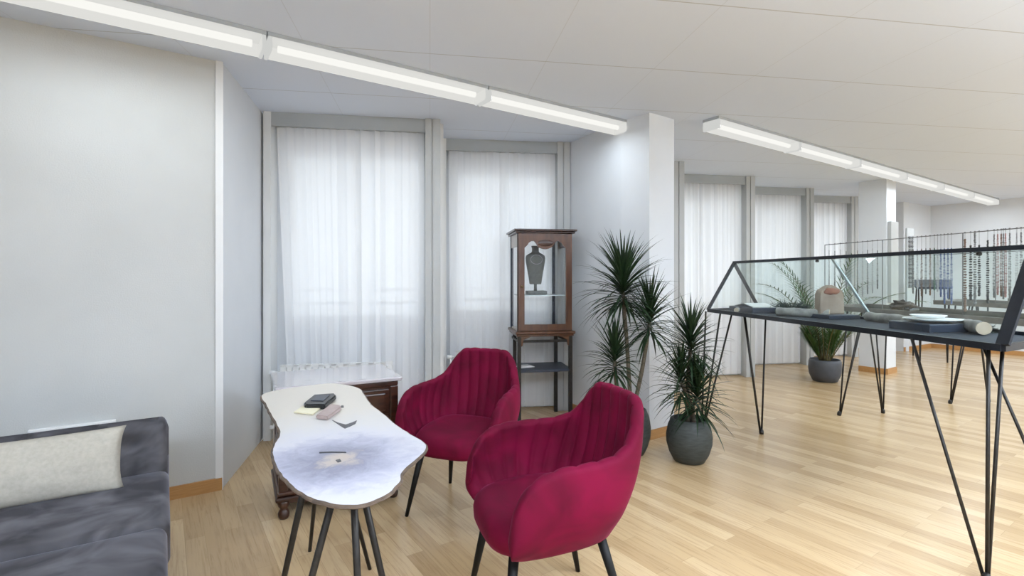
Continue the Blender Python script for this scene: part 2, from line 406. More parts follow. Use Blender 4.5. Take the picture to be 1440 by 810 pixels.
def baseboard(name, p, q, h=0.075, th=0.014):
    bm = NB(); obox(bm, p, q, -th, -0.0005, 0, h); struct(name, bm, 'base')
baseboard('baseboard_left', WL0, A['w0'] + V(.0, 0, 0))
baseboard('baseboard_back', A['a17'], V(S1, N1, 0))
baseboard('baseboard_pier', A['a4'], A['pl'])
baseboard('baseboard_column', A['pl'], A['pn'])
baseboard('baseboard_column_side', A['pn'], A['pr'])
baseboard('baseboard_far_column', K2 + V(0, .33, 0), K2)
baseboard('baseboard_far_column_side', K2, K2 + V(.31, 0, 0))
baseboard('baseboard_far_pier', A['a16'], A['a17'])
# white corner bead where the plaster wall meets the window reveal
bm = NB(); obox(bm, A['w0'] + V(-.035, 0, 0), A['w0'] + V(.006, 0, 0), -0.012, 0.0, 0.0, CEIL - 0.0); struct('trim_1', bm, 'trim')

# windows of the saw-tooth facade
OPEN0, OPEN1 = 0.92, 2.37
def window(i, p, q, left_post=True, last=False):
    t = (q - p).normalized(); L = (q - p).length
    bm = NB()
    obox(bm, p, q, 0.17, 0.29, 0.0, OPEN0)                      # parapet
    obox(bm, p, q, 0.17, 0.29, OPEN1, CEIL)                     # lintel
    obox(bm, p, p + t * 0.13, 0.17, 0.29, OPEN0, OPEN1); obox(bm, q - t * 0.13, q, 0.17, 0.29, OPEN0, OPEN1)
    w = struct('window_%d' % i, bm, 'wall')
    bm = NB()
    a0, a1 = p + t * 0.13, q - t * 0.13
    for (u, v_) in ((a0, a0 + t * .05), (a1 - t * .05, a1), ((a0 + a1) / 2 - t * .03, (a0 + a1) / 2 + t * .03)):
        obox(bm, u, v_, 0.20, 0.26, OPEN0, OPEN1)
    obox(bm, a0, a1, 0.20, 0.26, OPEN0, OPEN0 + .05); obox(bm, a0, a1, 0.20, 0.26, OPEN1 - .05, OPEN1)
    obj('window_frame', bm, 'trim', w)
    bm = NB(); obox(bm, a0, a1, 0.228, 0.236, OPEN0 + .04, OPEN1 - .04); obj('window_pane', bm, 'glass', w)
    bm = NB()
    tube(bm, [(*((a0) .xy + V(-t.y, t.x) * .40), 1.07), (*((a1).xy + V(-t.y, t.x) * .40), 1.07)], 0.012)
    tube(bm, [(*((a0) .xy + V(-t.y, t.x) * .40), 1.19), (*((a1).xy + V(-t.y, t.x) * .40), 1.19)], 0.012)
    for e in (a0, a1):
        for zz in (1.07, 1.19):
            n_ = V(-t.y, t.x)
            tube(bm, [(*(e.xy + n_ * .28), zz), (*(e.xy + n_ * .405), zz)], 0.012)
    obj('guard_rail', bm, 'header', w)
    bm = NB(); obox(bm, p + t * .02, q - t * .10, 0.0, 0.15, 2.535, CEIL); obox(bm, p + t * .02, q - t * .10, 0.0, 0.012, 2.51, 2.535)
    obj('pelmet', bm, 'header', w)
    # post at the right end of the bay, with its slotted track
    bm = NB(); obox(bm, q - t * .125, q - t * .075, -0.02, 0.17, 0, CEIL); obox(bm, q - t * .062, q, -0.02, 0.17, 0, CEIL); obox(bm, q - t * .075, q - t * .062, -0.008, 0.17, 0, CEIL)
    obj('window_post', bm, 'post', w)
    if left_post:
        bm = NB(); obox(bm, p + t * .02, p + t * .075, -0.01, 0.17, 0, CEIL); obox(bm, p - t * .012, p + t * .02, 0.05, 0.17, 0, CEIL)
        obj('window_post', bm, 'trim', w)
    return w
bays = [(1, 'a1', 'a2'), (2, 'a3', 'a4'), (3, 'a6', 'a7'), (4, 'a8', 'a9'), (5, 'a10', 'a11'), (6, 'a12', 'a13')]
for i, a, b_ in bays: window(i, A[a], A[b_])
for k, (a, b_) in enumerate((('a2', 'a3'), ('a7', 'a8'), ('a9', 'a10'), ('a11', 'a12'), ('a13', 'a14'))):
    bm = NB(); obox(bm, A[a] , A[b_] + (A[b_] - A[a]).normalized() * .2, 0.0, 0.02, 0, CEIL); obox(bm, A[a], A[b_] + (A[b_] - A[a]).normalized() * .29, -0.16, -0.005, 0, CEIL)
    # keep the step outside the room: the wall body lies behind the bay post
    bm.free(); bm = NB()
    d_ = (A[b_] - A[a]).normalized()
    obox(bm, A[a] + d_ * .12, A[b_] + d_ * .2, -0.03, 0.0, 0, CEIL)
    struct('wall_step_%s' % ['one', 'two', 'three', 'four', 'five'][k], bm, 'trim')

# curtains
def curtain(p, q, label, z0=0.03, z1=2.52, folds=15, seed=1, off=0.075, skew=0.0, group='sheer curtains along the windows', amp=0.022):
    rnd = random.Random(seed)
    t = (q - p).normalized(); n = V(-t.y, t.x, 0); L = (q - p).length
    root = thing('curtain', label, 'curtain', (p + q) / 2 + V(0, 0, 0), 0, group)
    NX, NZ = 260, 26
    ph = [rnd.uniform(0, 6.28) for _ in range(6)]
    bm = NB(); g = []
    for j in range(NZ):
        f = j / (NZ - 1); z = z1 + (z0 - z1) * f
        row = []
        for i in range(NX):
            u = i / (NX - 1)
            uu = u + 0.012 * math.sin(u * 17 + ph[0]) + 0.008 * math.sin(u * 41 + ph[1])
            am = amp * (0.55 + 0.45 * math.sin(u * 9 + ph[2] + f * 0.7)) * (0.75 + 0.5 * f)
            w = am * math.sin(uu * folds * 2 * PI + 0.5 * math.sin(f * 3 + ph[3])) + 0.006 * math.sin(u * 60 + ph[4] + f) * f + 0.002 * math.sin(u * 130 + ph[5])
            x = u * L
            if skew: x = skew * f * (1 - u) ** 2 + x * (1 - skew * f * (1 - u) / L * 0.0)
            x += 0.006 * math.sin(uu * folds * 4 * PI)
            row.append(bm.verts.new(p + t * x + n * (off + w) + V(0, 0, z + (0.012 * abs(math.sin(u * folds * PI * 0.7)) if j == 0 else 0))))
        g.append(row)
    for j in range(NZ - 1):
        for i in range(NX - 1): bm.faces.new([g[j][i], g[j + 1][i], g[j + 1][i + 1], g[j][i + 1]])
    obj('voile', bm, 'voile', root, smooth=True, world=True)
    bm = NB(); obox(bm, p + t * .0, q, off - .012, off + .012, 2.522, 2.534)
    obj('curtain_track', bm, 'header', root, world=True)
    return root
def bay_pts(a, b_, l=0.09, r=0.13):
    p, q = A[a], A[b_]; t = (q - p).normalized(); return p + t * l, q - t * r
cl = [('a1', 'a2', 'sheer white curtain behind the live-edge table and dark chest, leftmost window', 13, 0.10),
      ('a3', 'a4', 'sheer white curtain directly behind the wood and glass vitrine', 11, 0.02),
      ('a6', 'a7', 'sheer curtain of the window hidden behind the near column', 10, 0.0),
      ('a8', 'a9', 'sheer curtain just right of the near column, behind the end of the gabled case', 14, 0.0),
      ('a10', 'a11', 'sheer curtain behind the glass gable, second to the right of the near column', 13, 0.0),
      ('a12', 'a13', 'sheer curtain farthest away, next to the far column', 12, 0.0)]
for k, (a, b_, lab, fo, sk) in enumerate(cl):
    p, q = bay_pts(a, b_)
    curtain(p, q, lab, folds=fo * .8, seed=k + 3, skew=sk, amp=0.015)

# ------------------------------------------------------------------ ceiling lights
def ceiling_light(s, n, L, label, group):
    root = thing('ceiling_light', label, 'ceiling light', (s, n + .08, CEIL), 0, group)
    bm = NB(); box(bm, 0.0, L, -.075, .075, -0.022, -0.001); obj('mounting_rail', bm, 'header', root)
    bm = NB(); e = 0.022
    vs = []
    for x in (e, L - e):
        vs.append([bm.verts.new((x, y, z)) for y, z in ((-.072, -.022), (-.078, -.085), (-.06, -.10), (.06, -.10), (.078, -.085), (.072, -.022))])
    for k in range(5): bm.faces.new([vs[0][k], vs[0][k + 1], vs[1][k + 1], vs[1][k]])
    obj('diffuser', bm, 'diffuser', root)
    for x0, x1 in ((0.002, e), (L - e, L - .002)):
        bm = NB(); box(bm, x0, x1, -.078, .078, -.101, -.0225, 0.006); obj('end_cap', bm, 'end_cap', root)
    bm = NB()
    ld = bpy.data.lights.new('ceiling_light_lamp', 'AREA'); ld.shape = 'RECTANGLE'; ld.size = L - .5; ld.size_y = .12; ld.energy = LAMP_W * .9; ld.color = LAMP_C
    lo = bpy.data.objects.new('lamp', ld); C.objects.link(lo); lo.parent = root; lo.location = (L / 2, 0, -.105)
    tube(bm, [(e + .04, 0, -.055), (L - e - .04, 0, -.055)], 0.019, 10)
    obj('fluorescent_tube', bm, 'tube', root)
    return root
g1 = 'fluorescent lights in the near row over the lounge'
for s, lab in ((-2.32, 'fluorescent ceiling light beyond the left edge of the photo'), (-0.93, 'fluorescent ceiling light at the top left corner, above the plaster wall'),
               (0.46, 'middle fluorescent ceiling light of the near row, above the left window'), (1.85, 'fluorescent ceiling light of the near row ending at the column')):
    if s > -2: ceiling_light(s, 3.0, 1.385, lab, g1)
for k in range(6):
    ceiling_light(3.74 + 1.305 * k, 2.50, 1.30, ['nearest fluorescent light of the far row, just right of the column', 'second fluorescent light of the far row', 'third fluorescent light of the far row',
        'fourth fluorescent light of the far row', 'fifth fluorescent light of the far row, last but one', 'last fluorescent light of the far row, against the back wall'][k], 'fluorescent lights in the far row over the showroom')
# unseen lamp row at the right, plus area lights added to fill the room
def lamp(s, n, L, W_, e, UP=UP):
    ld = bpy.data.lights.new('unseen_fill_lamp', 'AREA'); ld.shape = 'RECTANGLE'; ld.size = L; ld.size_y = W_; ld.energy = e; ld.color = LAMP_C
    o = bpy.data.objects.new('unseen_fill_lamp', ld); C.objects.link(o); o.location = (s, n, CEIL - 0.12)
    lu = ld.copy(); lu.energy = e * UP; lu.size_y = 0.5; u = bpy.data.objects.new('added_uplight', lu); C.objects.link(u); u.location = (s, n, CEIL - 0.45); u.rotation_euler = (PI, 0, 0); return o  # second, upward area light is added only to brighten the ceiling
lamp(8.3, 0.3, 6.2, 0.15, 85, .12)
lamp(1.0, -0.9, 6.5, 0.15, 118, 2.1)  # this and the next row are added for ambient fill
lamp(8.0, -1.6, 6.5, 0.15, 105, .9)

# ------------------------------------------------------------------ gabled display case in the foreground
ZT = 1.02
def lerp(a, b, t): return a + (b - a) * t
def hairpin(bm, foot, tops, r=0.0075, z_top=ZT - .03):
    f = Vector((foot[0], foot[1], 0.0))
    for i, tp in enumerate(tops):
        e = Vector((tp[0], tp[1], z_top)); d = (Vector((e.x, e.y, 0)) - f).normalized() * 0.012
        tube(bm, [f + d + V(0, 0, 0.012), e], r, 8)
    lathe(bm, [(0.016, 0.0), (0.018, 0.012), (0.016, 0.03), (0.009, 0.04)], 12, f)
def case_table(name, label, cat, FLc, endv, longv, legs, group=None, zt=ZT, bar_mat='case_steel', rail=0.030, tray_mat='tray'):
    """tray table; corners are given as (across, ahead); legs are (foot, tops) relative to the far left corner"""
    F0 = Vector(FLc); E = Vector(endv); L = Vector(longv)
    def Q(t, u, z=zt): c = F0 + E * u + L * t; return W(c.x, c.y, z)
    root = thing(name, label, cat, Q(.5, .5, 0), 0, group)
    c = [Q(0, 0), Q(0, 1), Q(1, 1), Q(1, 0)]
    bm = NB()
    for i in range(4): bar(bm, c[i] - V(0, 0, rail / 2), c[(i + 1) % 4] - V(0, 0, rail / 2), 0.022, rail)
    obj('tray_frame', bm, bar_mat, root, world=True)
    bm = NB(); prism(bm, [Q(.004, .02), Q(.004, .98), Q(.996, .98), Q(.996, .02)], zt - .03, zt - .018); obj('tray', bm, tray_mat, root, world=True)
    for foot, tops in legs:
        bm = NB()
        fw = W(F0.x + foot[0], F0.y + foot[1]); hairpin(bm, fw, [W(F0.x + a, F0.y + b_) for a, b_ in tops], z_top=zt - rail + .006)
        obj('leg', bm, 'raw_steel', root, world=True, smooth=True)
    return root, Q
E1 = (0.60, 0.32); L1 = (0.294, -2.44)
legs1 = [((-0.185, -0.33), [(-0.03, -0.02), (-0.015, -0.30), (0.10, -0.26)]),
         ((0.315, -0.33), [(0.16, -0.35), (0.26, -0.14), (0.49, -0.05)]),
         ((0.265, -2.40), [(0.235, -2.03), (0.31, -2.36), (0.41, -2.32)]),
         ((0.87, -2.20), [(0.66, -1.93), (0.80, -2.10), (0.88, -2.16)])]
case, Q1 = case_table('display_case', 'large glass gabled display case on black hairpin legs in the right foreground', 'display case', (1.756, 4.58), E1, L1, legs1)
ZA = 1.438
def A1_(t, z=ZA): return Q1(t, .5, z)
bm = NB(); bar(bm, A1_(-.003), A1_(1.003), 0.022, 0.022); obj('ridge_bar', bm, 'case_steel', case, world=True)
for t in (0.0, 1.0):
    for u in (0, 1):
        bm = NB(); p = Q1(t, u, ZT - .005); q = A1_(t, ZA - .004)
        nrm = (Q1(1, .5) - Q1(0, .5)).normalized()
        bar(bm, p, q, 0.012, 0.045 if t == 0 else 0.05, up=nrm)
        obj('gable_strut', bm, 'case_steel', case, world=True)
for u, lab in ((0, 'left'), (1, 'right')):
    bm = NB(); a, b_, c_, d_ = Q1(.01, u, ZT), Q1(.99, u, ZT), A1_(.99, ZA - .012), A1_(.01, ZA - .012)
    nrm = (b_ - a).cross(d_ - a).normalized() * .003
    lo = [bm.verts.new(v_ - nrm) for v_ in (a, b_, c_, d_)]; hi = [bm.verts.new(v_ + nrm) for v_ in (a, b_, c_, d_)]
    bm.faces.new(lo[::-1]); bm.faces.new(hi)
    for i in range(4): bm.faces.new([lo[i], lo[(i + 1) % 4], hi[(i + 1) % 4], hi[i]])
    obj('glass_pane', bm, 'case_glass', case, world=True)
bm = NB(); bar(bm, Q1(.54, 1, ZT), A1_(.50, ZA - .01), 0.010, 0.022, up=(Q1(1, .5) - Q1(0, .5))); obj('glass_joint', bm, 'glass_edge', case, world=True)
for t in (.44, .9):
    bm = NB(); c = A1_(t, ZA - .018); lathe(bm, [(.010, -.012), (.012, -.006), (.012, .002), (.009, .006)], 12, c); obj('glass_clip', bm, 'raw_steel', case, world=True)

# things on the tray
def blob(bm, c, r, sx=1, sy=1, sz=1, amp=.15, f=6, sub=3, seed=0):
    g = bmesh.ops.create_icosphere(bm, subdivisions=sub, radius=1)
    for v_ in g['verts']:
        p = v_.co.copy(); k = 1 + amp * noise.noise(p * f * .5 + V(seed, seed * 1.7, 0))
        v_.co = Vector((c[0] + p.x * r * sx * k, c[1] + p.y * r * sy * k, c[2] + p.z * r * sz * k))
def riser(Qf, t, u, w, l, h, z, label, rz=0):
    c = Qf(t, u, z); o = tag(obj('plinth', None, 'slate', mesh=None) if False else mk_riser(c, w, l, h, rz), label, 'plinth'); return o
def mk_riser(c, w, l, h, rz):
    bm = NB(); box(bm, -w / 2, w / 2, -l / 2, l / 2, 0, h, .004); o = obj('plinth', bm, 'slate'); o.location = c; o.rotation_euler = (0, 0, rz); return o
ZS = ZT - .018
RL = cdir(*L1)
riser(Q1, .13, .50, .36, .26, .045, ZS, 'low dark plinth under the folded white card, far end of the gabled case', RL)
bm = NB()
for k, sgn in ((0, -1), (1, 1)):
    bar(bm, V(sgn * .14, 0, .0025), V(0, 0, .03), .20, .004, up=(0, 0, 1))
o = tag(obj('white_card', bm, 'paper'), 'white folded card lying on the plinth at the far end of the gabled case', 'card'); o.location = Q1(.13, .5, ZS + .045); o.rotation_euler = (0, 0, RL)
def log(p, q, r, label, knots=2, seed=0):
    root = thing('birch_log', label, 'log', (p + q) / 2, 0, 'birch logs in the gabled case')
    rnd = random.Random(seed); pts = catmull([p, lerp(p, q, .35) + V(rnd.uniform(-.006, .006), rnd.uniform(-.006, .006), .003), lerp(p, q, .7) + V(0, rnd.uniform(-.008, .008), 0), q], 16)
    bm = NB(); tube(bm, pts, [r * (1 + .06 * math.sin(i * 1.3 + seed)) for i in range(16)], 20, caps=False); obj('bark', bm, 'birch', root, True, True)
    for e, f_ in ((pts[0], pts[1]), (pts[-1], pts[-2])):
        d_ = (e - f_).normalized(); bm = NB(); tube(bm, [e - d_ * .004, e + d_ * .002], r * .97, 20); obj('cut_end', bm, 'cut_wood', root, world=True)
log(Q1(.30, .34, ZS + .033), Q1(.44, .72, ZS + .030), .032, 'birch log between the white card and the sandstone block', seed=1)
log(Q1(.70, .80, ZS + .030), Q1(.55, .88, ZS + .030), .030, 'birch log to the left of the stacked white plates', seed=2)
log(Q1(.89, .66, ZS + .037), Q1(.80, .95, ZS + .030), .034, 'birch log with a round cut end, to the right of the stacked white plates', seed=3)
log(Q1(.03, .55, ZS + .022), Q1(.13, .16, ZS + .022), .020, 'thin twisted birch log at the far corner of the gabled case', seed=4)
def moss(c, r, label, n=160, seed=0, h=.5, mat='moss'):
    rnd = random.Random(seed); bm = NB()
    for k in range(n):
        a = rnd.uniform(0, 2 * PI); e = rnd.uniform(.05, 1.2); d = V(math.cos(a) * math.cos(e), math.sin(a) * math.cos(e), math.sin(e) * h)
        l = r * rnd.uniform(.6, 1.05); base = V(c.x, c.y, c.z) + d * l * .1
        m_ = base + d * l * .6 + V(0, 0, .01); e_ = base + d * l
        tube(bm, [base, m_, e_], [.0035, .003, .001], 4)
        for q in range(3):
            s_ = lerp(base, e_, .4 + .2 * q); b2 = V(rnd.uniform(-1, 1), rnd.uniform(-1, 1), rnd.uniform(-.2, 1)).normalized() * l * .25
            tube(bm, [s_, s_ + b2], [.0022, .0008], 3)
    return tag(obj('dried_moss', bm, mat, None, False, world=tuple(c)), label, 'dried plant')
moss(Q1(.25, .80, ZS), .20, 'clump of dark dried fern between the white card and the sandstone block', 150, 1)
moss(Q1(.85, .86, ZS), .10, 'small tuft of dried fern beside the round log end near the case\'s front strut', 60, 2)
# sandstone block on its plinth
riser(Q1, .43, .76, .30, .24, .03, ZS, 'low dark plinth under the rounded sandstone block', RL)
root = thing('sandstone_block', 'beige sandstone block with rounded top and reddish patch, standing in the gabled case', 'stone', Q1(.43, .76, ZS + .03), math.radians(-34))
bm = NB(); pr = []
for k in range(25):
    a = PI * k / 24; pr.append((math.cos(a) * .085, .135 + math.sin(a) * .07 + .006 * math.sin(5 * a)))
pr = [(.092, 0)] + pr + [(-.092, 0)]
f_ = [bm.verts.new((x, -.035 + .006 * math.sin(z * 40), z)) for x, z in pr]; b2 = [bm.verts.new((x, .035, z)) for x, z in pr]
bm.faces.new(f_[::-1]); bm.faces.new(b2)
for i in range(len(pr)): bm.faces.new([f_[i], f_[(i + 1) % len(pr)], b2[(i + 1) % len(pr)], b2[i]])
bmesh.ops.bevel(bm, geom=[e for e in bm.edges if abs(e.verts[0].co.y - e.verts[1].co.y) < .01], offset=.006, segments=2, affect='EDGES')
obj('block', bm, 'sand', root)
bm = NB(); blob(bm, (.0, -.030, .165), .06, 1.0, .2, .42, .3, 5, 3, 4); obj('red_patch', bm, 'rust', root, True)
# plates
riser(Q1, .775, .66, .26, .30, .045, ZS, 'low dark plinth under the stacked white plates', RL)
pz = ZS + .045
def plate(r, z, label, dx=0):
    bm = NB(); lathe(bm, [(r * .45, 0), (r * .5, .002), (r * .8, .008), (r, .018), (r * 1.0, .021), (r * .97, .021), (r * .78, .012), (r * .5, .006), (.001, .005)], 40)
    o = tag(obj('plate', bm, 'white', None, True), label, 'plate'); c = Q1(.775 + dx, .66, z); o.location = c
plate(.135, pz, 'large white plate, lower of the two stacked in the gabled case')
plate(.085, pz + .018, 'smaller white plate, upper of the two stacked in the gabled case', -.01)

# ------------------------------------------------------------------ case tables behind, with wire racks of necklaces
legs2 = [((-0.11, -0.33), [(0.04, -0.22), (0.06, -0.40), (0.28, -0.12)]), ((0.36, -0.25), [(0.14, -0.35), (0.40, -0.08), (0.585, 0.0)]),
         ((0.265, -2.40), [(0.235, -2.03), (0.31, -2.36), (0.41, -2.32)])]
def rack(Qf, t0, t1, u, z0, z1, label, posts):
    root = thing('necklace_rack', label, 'rack', Qf((t0 + t1) / 2, u, z0), 0, 'wire necklace racks on the display tables')
    bm = NB(); tube(bm, [Qf(t0, u, z1), Qf(t1, u, z1)], .004, 6); obj('top_rail', bm, 'steel_wire', root, world=True)
    for t in posts:
        bm = NB(); tube(bm, [Qf(t, u, z0), Qf(t, u, z1)], .004, 6); obj('post', bm, 'steel_wire', root, world=True)
    return root
def t_at(Qf, px, u):
    """how far along a table a point seen at px stands"""
    lo, hi = -0.2, 1.3
    for _ in range(40):
        m_ = (lo + hi) / 2; c = Qf(m_, u, 0); la = c.dot(R); d = c.dot(F)
        if d <= 0.05 or 720 + la / d * 720 > px: hi = m_
        else: lo = m_
    return (lo + hi) / 2
neck_count = {}
def necklace(Qf, px, u, zr, ztop, zbot, mat, r, label, group, wid=.035, pend=False, drop=True):
    t = t_at(Qf, px, u); c = Qf(t, u, zr); ax = (Qf(1, u) - Qf(0, u)).normalized()
    root = thing('necklace', label, 'necklace', c, 0, group)
    bm = NB(); tube(bm, [V(0, 0, 0.006), V(0, 0, ztop - zr)], .0012, 4); lathe(bm, [(.005, -.004), (.006, .004), (.003, .008)], 6); obj('hook', bm, 'steel_wire', root)
    bm = NB(); H = ztop - zbot; n = max(10, int(H / (r * 2.1)))
    for k in range(2 * n):
        f = k / (2 * n); a = f * 2 * PI
        x = wid / 2 * math.sin(a) * (1 - .35 * math.cos(a)); z = (ztop - zr) - H / 2 * (1 - math.cos(a))
        rr = r * (1.35 if k % 5 == 0 else 1.0) * (1.0 + .3 * (1 - math.cos(a)) / 2)
        g = bmesh.ops.create_icosphere(bm, subdivisions=1, radius=rr, matrix=Matrix.Translation(ax * x + V(0, 0, z)))
    obj('beads', bm, mat, root, True)
    if pend:
        bm = NB(); lathe(bm, [(.002, .0), (.010, -.012), (.012, -.022), (.002, -.036)], 10, V(0, 0, zbot - zr)); obj('pendant', bm, mat, root, True)
case2, Q2 = case_table('display_table', 'grey display table with the longest necklace rack, right behind the gabled case', 'display table', (3.19, 5.15), E1, L1, legs2, 'hairpin display tables behind the gabled case', 1.02, 'grey_bar', .045, 'case_glass')
case3, Q3 = case_table('display_table', 'grey display table second behind the gabled case, its far legs at the right', 'display table', (4.62, 5.60), E1, L1, legs2[:2] + legs2[2:], 'hairpin display tables behind the gabled case', 1.05, 'grey_bar', .045, 'case_glass')
case4, Q4 = case_table('display_table', 'grey display table farthest to the right, nearest the back wall', 'display table', (5.92, 6.10), E1, L1, legs2, 'hairpin display tables behind the gabled case', 1.05, 'grey_bar', .045, 'case_glass')
ZR = 1.63
U2 = -0.13
U2 = 0.02
rack(Q2, t_at(Q2, 1160, U2), .93, U2, 1.0, ZR, 'long thin wire rack of necklaces standing on the nearer display table', [t_at(Q2, x, U2) for x in (1160, 1241, 1354)] + [.93])
gA = 'thin pale necklaces at the far end of the long wire rack'
for px, zt_, zb, mt in ((1166, 1.57, 1.22, 'bead_silver'), (1174, 1.56, 1.2, 'bead_grey'), (1182, 1.57, 1.25, 'bead_silver'), (1190, 1.55, 1.2, 'bead_grey'),
                        (1206, 1.55, 1.15, 'bead_grey'), (1213, 1.54, 1.12, 'bead_silver'), (1220, 1.55, 1.15, 'bead_grey'), (1227, 1.56, 1.16, 'bead_silver'), (1234, 1.54, 1.2, 'bead_grey')):
    necklace(Q2, px, U2, ZR, zt_, zb, mt, .0032, 'thin pale bead necklace hanging at the far end of the long wire rack', gA, .009)
gB = 'slim necklaces in the middle of the long wire rack'
gC = 'blue bead necklaces in the middle of the long wire rack'
for px, zb, mt in ((1284, 1.17, 'bead_grey'), (1290, 1.2, 'bead_silver'), (1296, 1.15, 'bead_brown'), (1302, 1.17, 'bead_grey'), (1308, 1.16, 'bead_brown'), (1314, 1.2, 'bead_green'), (1318.5, 1.19, 'bead_silver')):
    necklace(Q2, px, U2, ZR, 1.53, zb, mt, .0034, 'slim muted bead necklace in the middle of the long wire rack', gB, .010)
for px, zb in ((1323, 1.15), (1328, 1.10), (1333, 1.14), (1338, 1.1)):
    necklace(Q2, px, U2, ZR, 1.52, zb, 'bead_blue', .0036, 'blue bead necklace in the middle of the long wire rack', gC, .010)
gD = 'heavy dark necklaces hanging right of the rack\'s second post'
for px, zt_, zb, mt, r_ in ((1357, 1.58, 1.08, 'bead_brown', .006), (1365, 1.53, 1.14, 'bead_black', .006), (1371, 1.62, 1.13, 'bead_grey', .0055), (1377, 1.53, 1.17, 'bead_black', .005), (1389, 1.56, 1.12, 'bead_black', .005)):
    necklace(Q2, px, U2, ZR, zt_, zb, mt, r_, {1357: 'heavy brown bead necklace right beside the second post of the long rack', 1365: 'heavy black bead necklace next to the brown one on the long rack', 1371: 'heavy grey bead necklace between the two thick black ones',
             1377: 'thick black necklace to the right of the heavy grey one', 1389: 'long solid black necklace standing apart in the right of the rack'}[px], gD, .008, pend=(px in (1357, 1371)))
gE = 'mixed rose and grey necklaces at the near end of the long rack'
for px, mt in ((1398, 'bead_grey'), (1403, 'bead_rose'), (1408, 'bead_brown'), (1411, 'bead_grey'), (1414, 'bead_rose'), (1420, 'bead_grey'), (1430, 'bead_silver'), (1436, 'bead_grey')):
    necklace(Q2, px, U2, ZR, 1.60, 1.16 + .02 * math.sin(px), mt, .0034, 'slim rose or grey necklace at the near end of the long wire rack', gE, .01)
# second rack on the table behind
U3 = .5
rack(Q3, t_at(Q3, 1314, U3), .6, U3, 1.03, 1.56, 'lower wire rack standing on the second display table, behind the long rack', [t_at(Q3, x, U3) for x in (1314, 1400)] + [.6])
# board with necklaces
root = thing('necklace_board', 'narrow white board hung with dark beads, standing behind the glass case', 'display board', Q2(.29, .5, 1.0), RL + PI / 2 + .35)
bm = NB(); box(bm, -.06, .06, -.008, .008, .02, .74, .003); obj('panel', bm, 'post', root)
bm = NB(); box(bm, -.08, .08, -.04, .04, .003, .02, .003); obj('foot', bm, 'steel_wire', root)
for x in (-.03, .015):
    bm = NB()
    for k in range(34):
        for sgn in (-1, 1):
            bmesh.ops.create_icosphere(bm, subdivisions=1, radius=.0055 if k % 3 else .008, matrix=Matrix.Translation((x + sgn * .008, -.014, .66 - k * .0135)))
    obj('bead_string', bm, 'bead_grey', root, True)
# bowl-like driftwood
bm = NB(); blob(bm, (0, 0, .045), .10, 1.25, .8, .42, .6, 5, 4, 3)
tag(obj('driftwood', bm, 'driftwood', None, True, world=False), 'dark lump of driftwood on the long rack\'s table, left of the white plates', 'driftwood').location = Q2(.27, .45, 1.0)
# slanted blue-grey table near the back wall
root = thing('slanted_table', 'blue-grey slanted display table near the back wall, seen through the necklaces', 'display table', D(1308, 8.0), 0)
c0, c1, c2, c3 = D(1289, 7.9, 1.15), D(1339, 7.7, 1.15), D(1338, 8.45, 1.262), D(1277, 8.6, 1.262)
bm = NB(); lo = [bm.verts.new(c - V(0, 0, .03)) for c in (c0, c1, c2, c3)]; hi = [bm.verts.new(c) for c in (c0, c1, c2, c3)]
bm.faces.new(lo[::-1]); bm.faces.new(hi)
for i in range(4): bm.faces.new([lo[i], lo[(i + 1) % 4], hi[(i + 1) % 4], hi[i]])
obj('table_top', bm, 'slate', root, world=True)
for c in (c0, c1, c2, c3):
    m_ = (c0 + c1 + c2 + c3) / 4; i_ = lerp(c, m_, .12); f_ = lerp(c, m_, .22); f_.z = 0; i_.z -= .03
    bm = NB(); tube(bm, [lerp(i_, m_, .0), V(f_.x, f_.y, .0)], .010, 6); tube(bm, [lerp(i_, V(m_.x, m_.y, i_.z), .3), V(f_.x, f_.y, .0)], .010, 6); obj('leg', bm, 'raw_steel', root, world=True)
# panel on the far column
bm = NB(); box(bm, .03, .27, -.045, -.003, .96, 2.05, .004); o = tag(obj('wall_panel', bm, 'post'), 'flat grey panel mounted on the side of the far column', 'panel'); o.location = K2

# ------------------------------------------------------------------ plants
def blade(bm, base, d, L, w, droop, segs=6, twist=0):
    d = d.normalized(); side = d.cross(V(0, 0, 1))
    if side.length < .05: side = V(1, 0, 0)
    side.normalize(); p = base.copy(); prev = None
    for k in range(segs + 1):
        f = k / segs; ww = w * (0.55 + .9 * f if f < .25 else (1 - ((f - .25) / .75) ** 1.6) * .78 + .0) * .5
        up = side.cross(d).normalized()
        a = bm.verts.new(p - side * ww + up * ww * .35); c = bm.verts.new(p + V(0, 0, 0)); b_ = bm.verts.new(p + side * ww + up * ww * .35)
        if prev:
            bm.faces.new([prev[0], prev[1], c, a]); bm.faces.new([prev[1], prev[2], b_, c])
        prev = (a, c, b_)
        d = (d + V(0, 0, -droop / segs * (0.5 + f))).normalized(); p = p + d * L / segs
def crown(root, c, n, L, w, seed, droop=1.15, emin=-.5, emax=1.4, mat='leaf', colh=.12):
    rnd = random.Random(seed); bm = NB()
    for k in range(n):
        a = k * 2.399963 + rnd.uniform(-.2, .2); f = k / n
        e = emin + (emax - emin) * f ** .8 + rnd.uniform(-.12, .12)
        d = V(math.cos(a) * math.cos(e), math.sin(a) * math.cos(e), math.sin(e))
        blade(bm, c + V(0, 0, colh * (f - .5)) + V(d.x, d.y, 0) * .012, d, L * rnd.uniform(.75, 1.1), w, droop * rnd.uniform(.4, 1.3) * (1.1 - f * .6))
    return obj('leaf_crown', bm, mat, root, False, True)
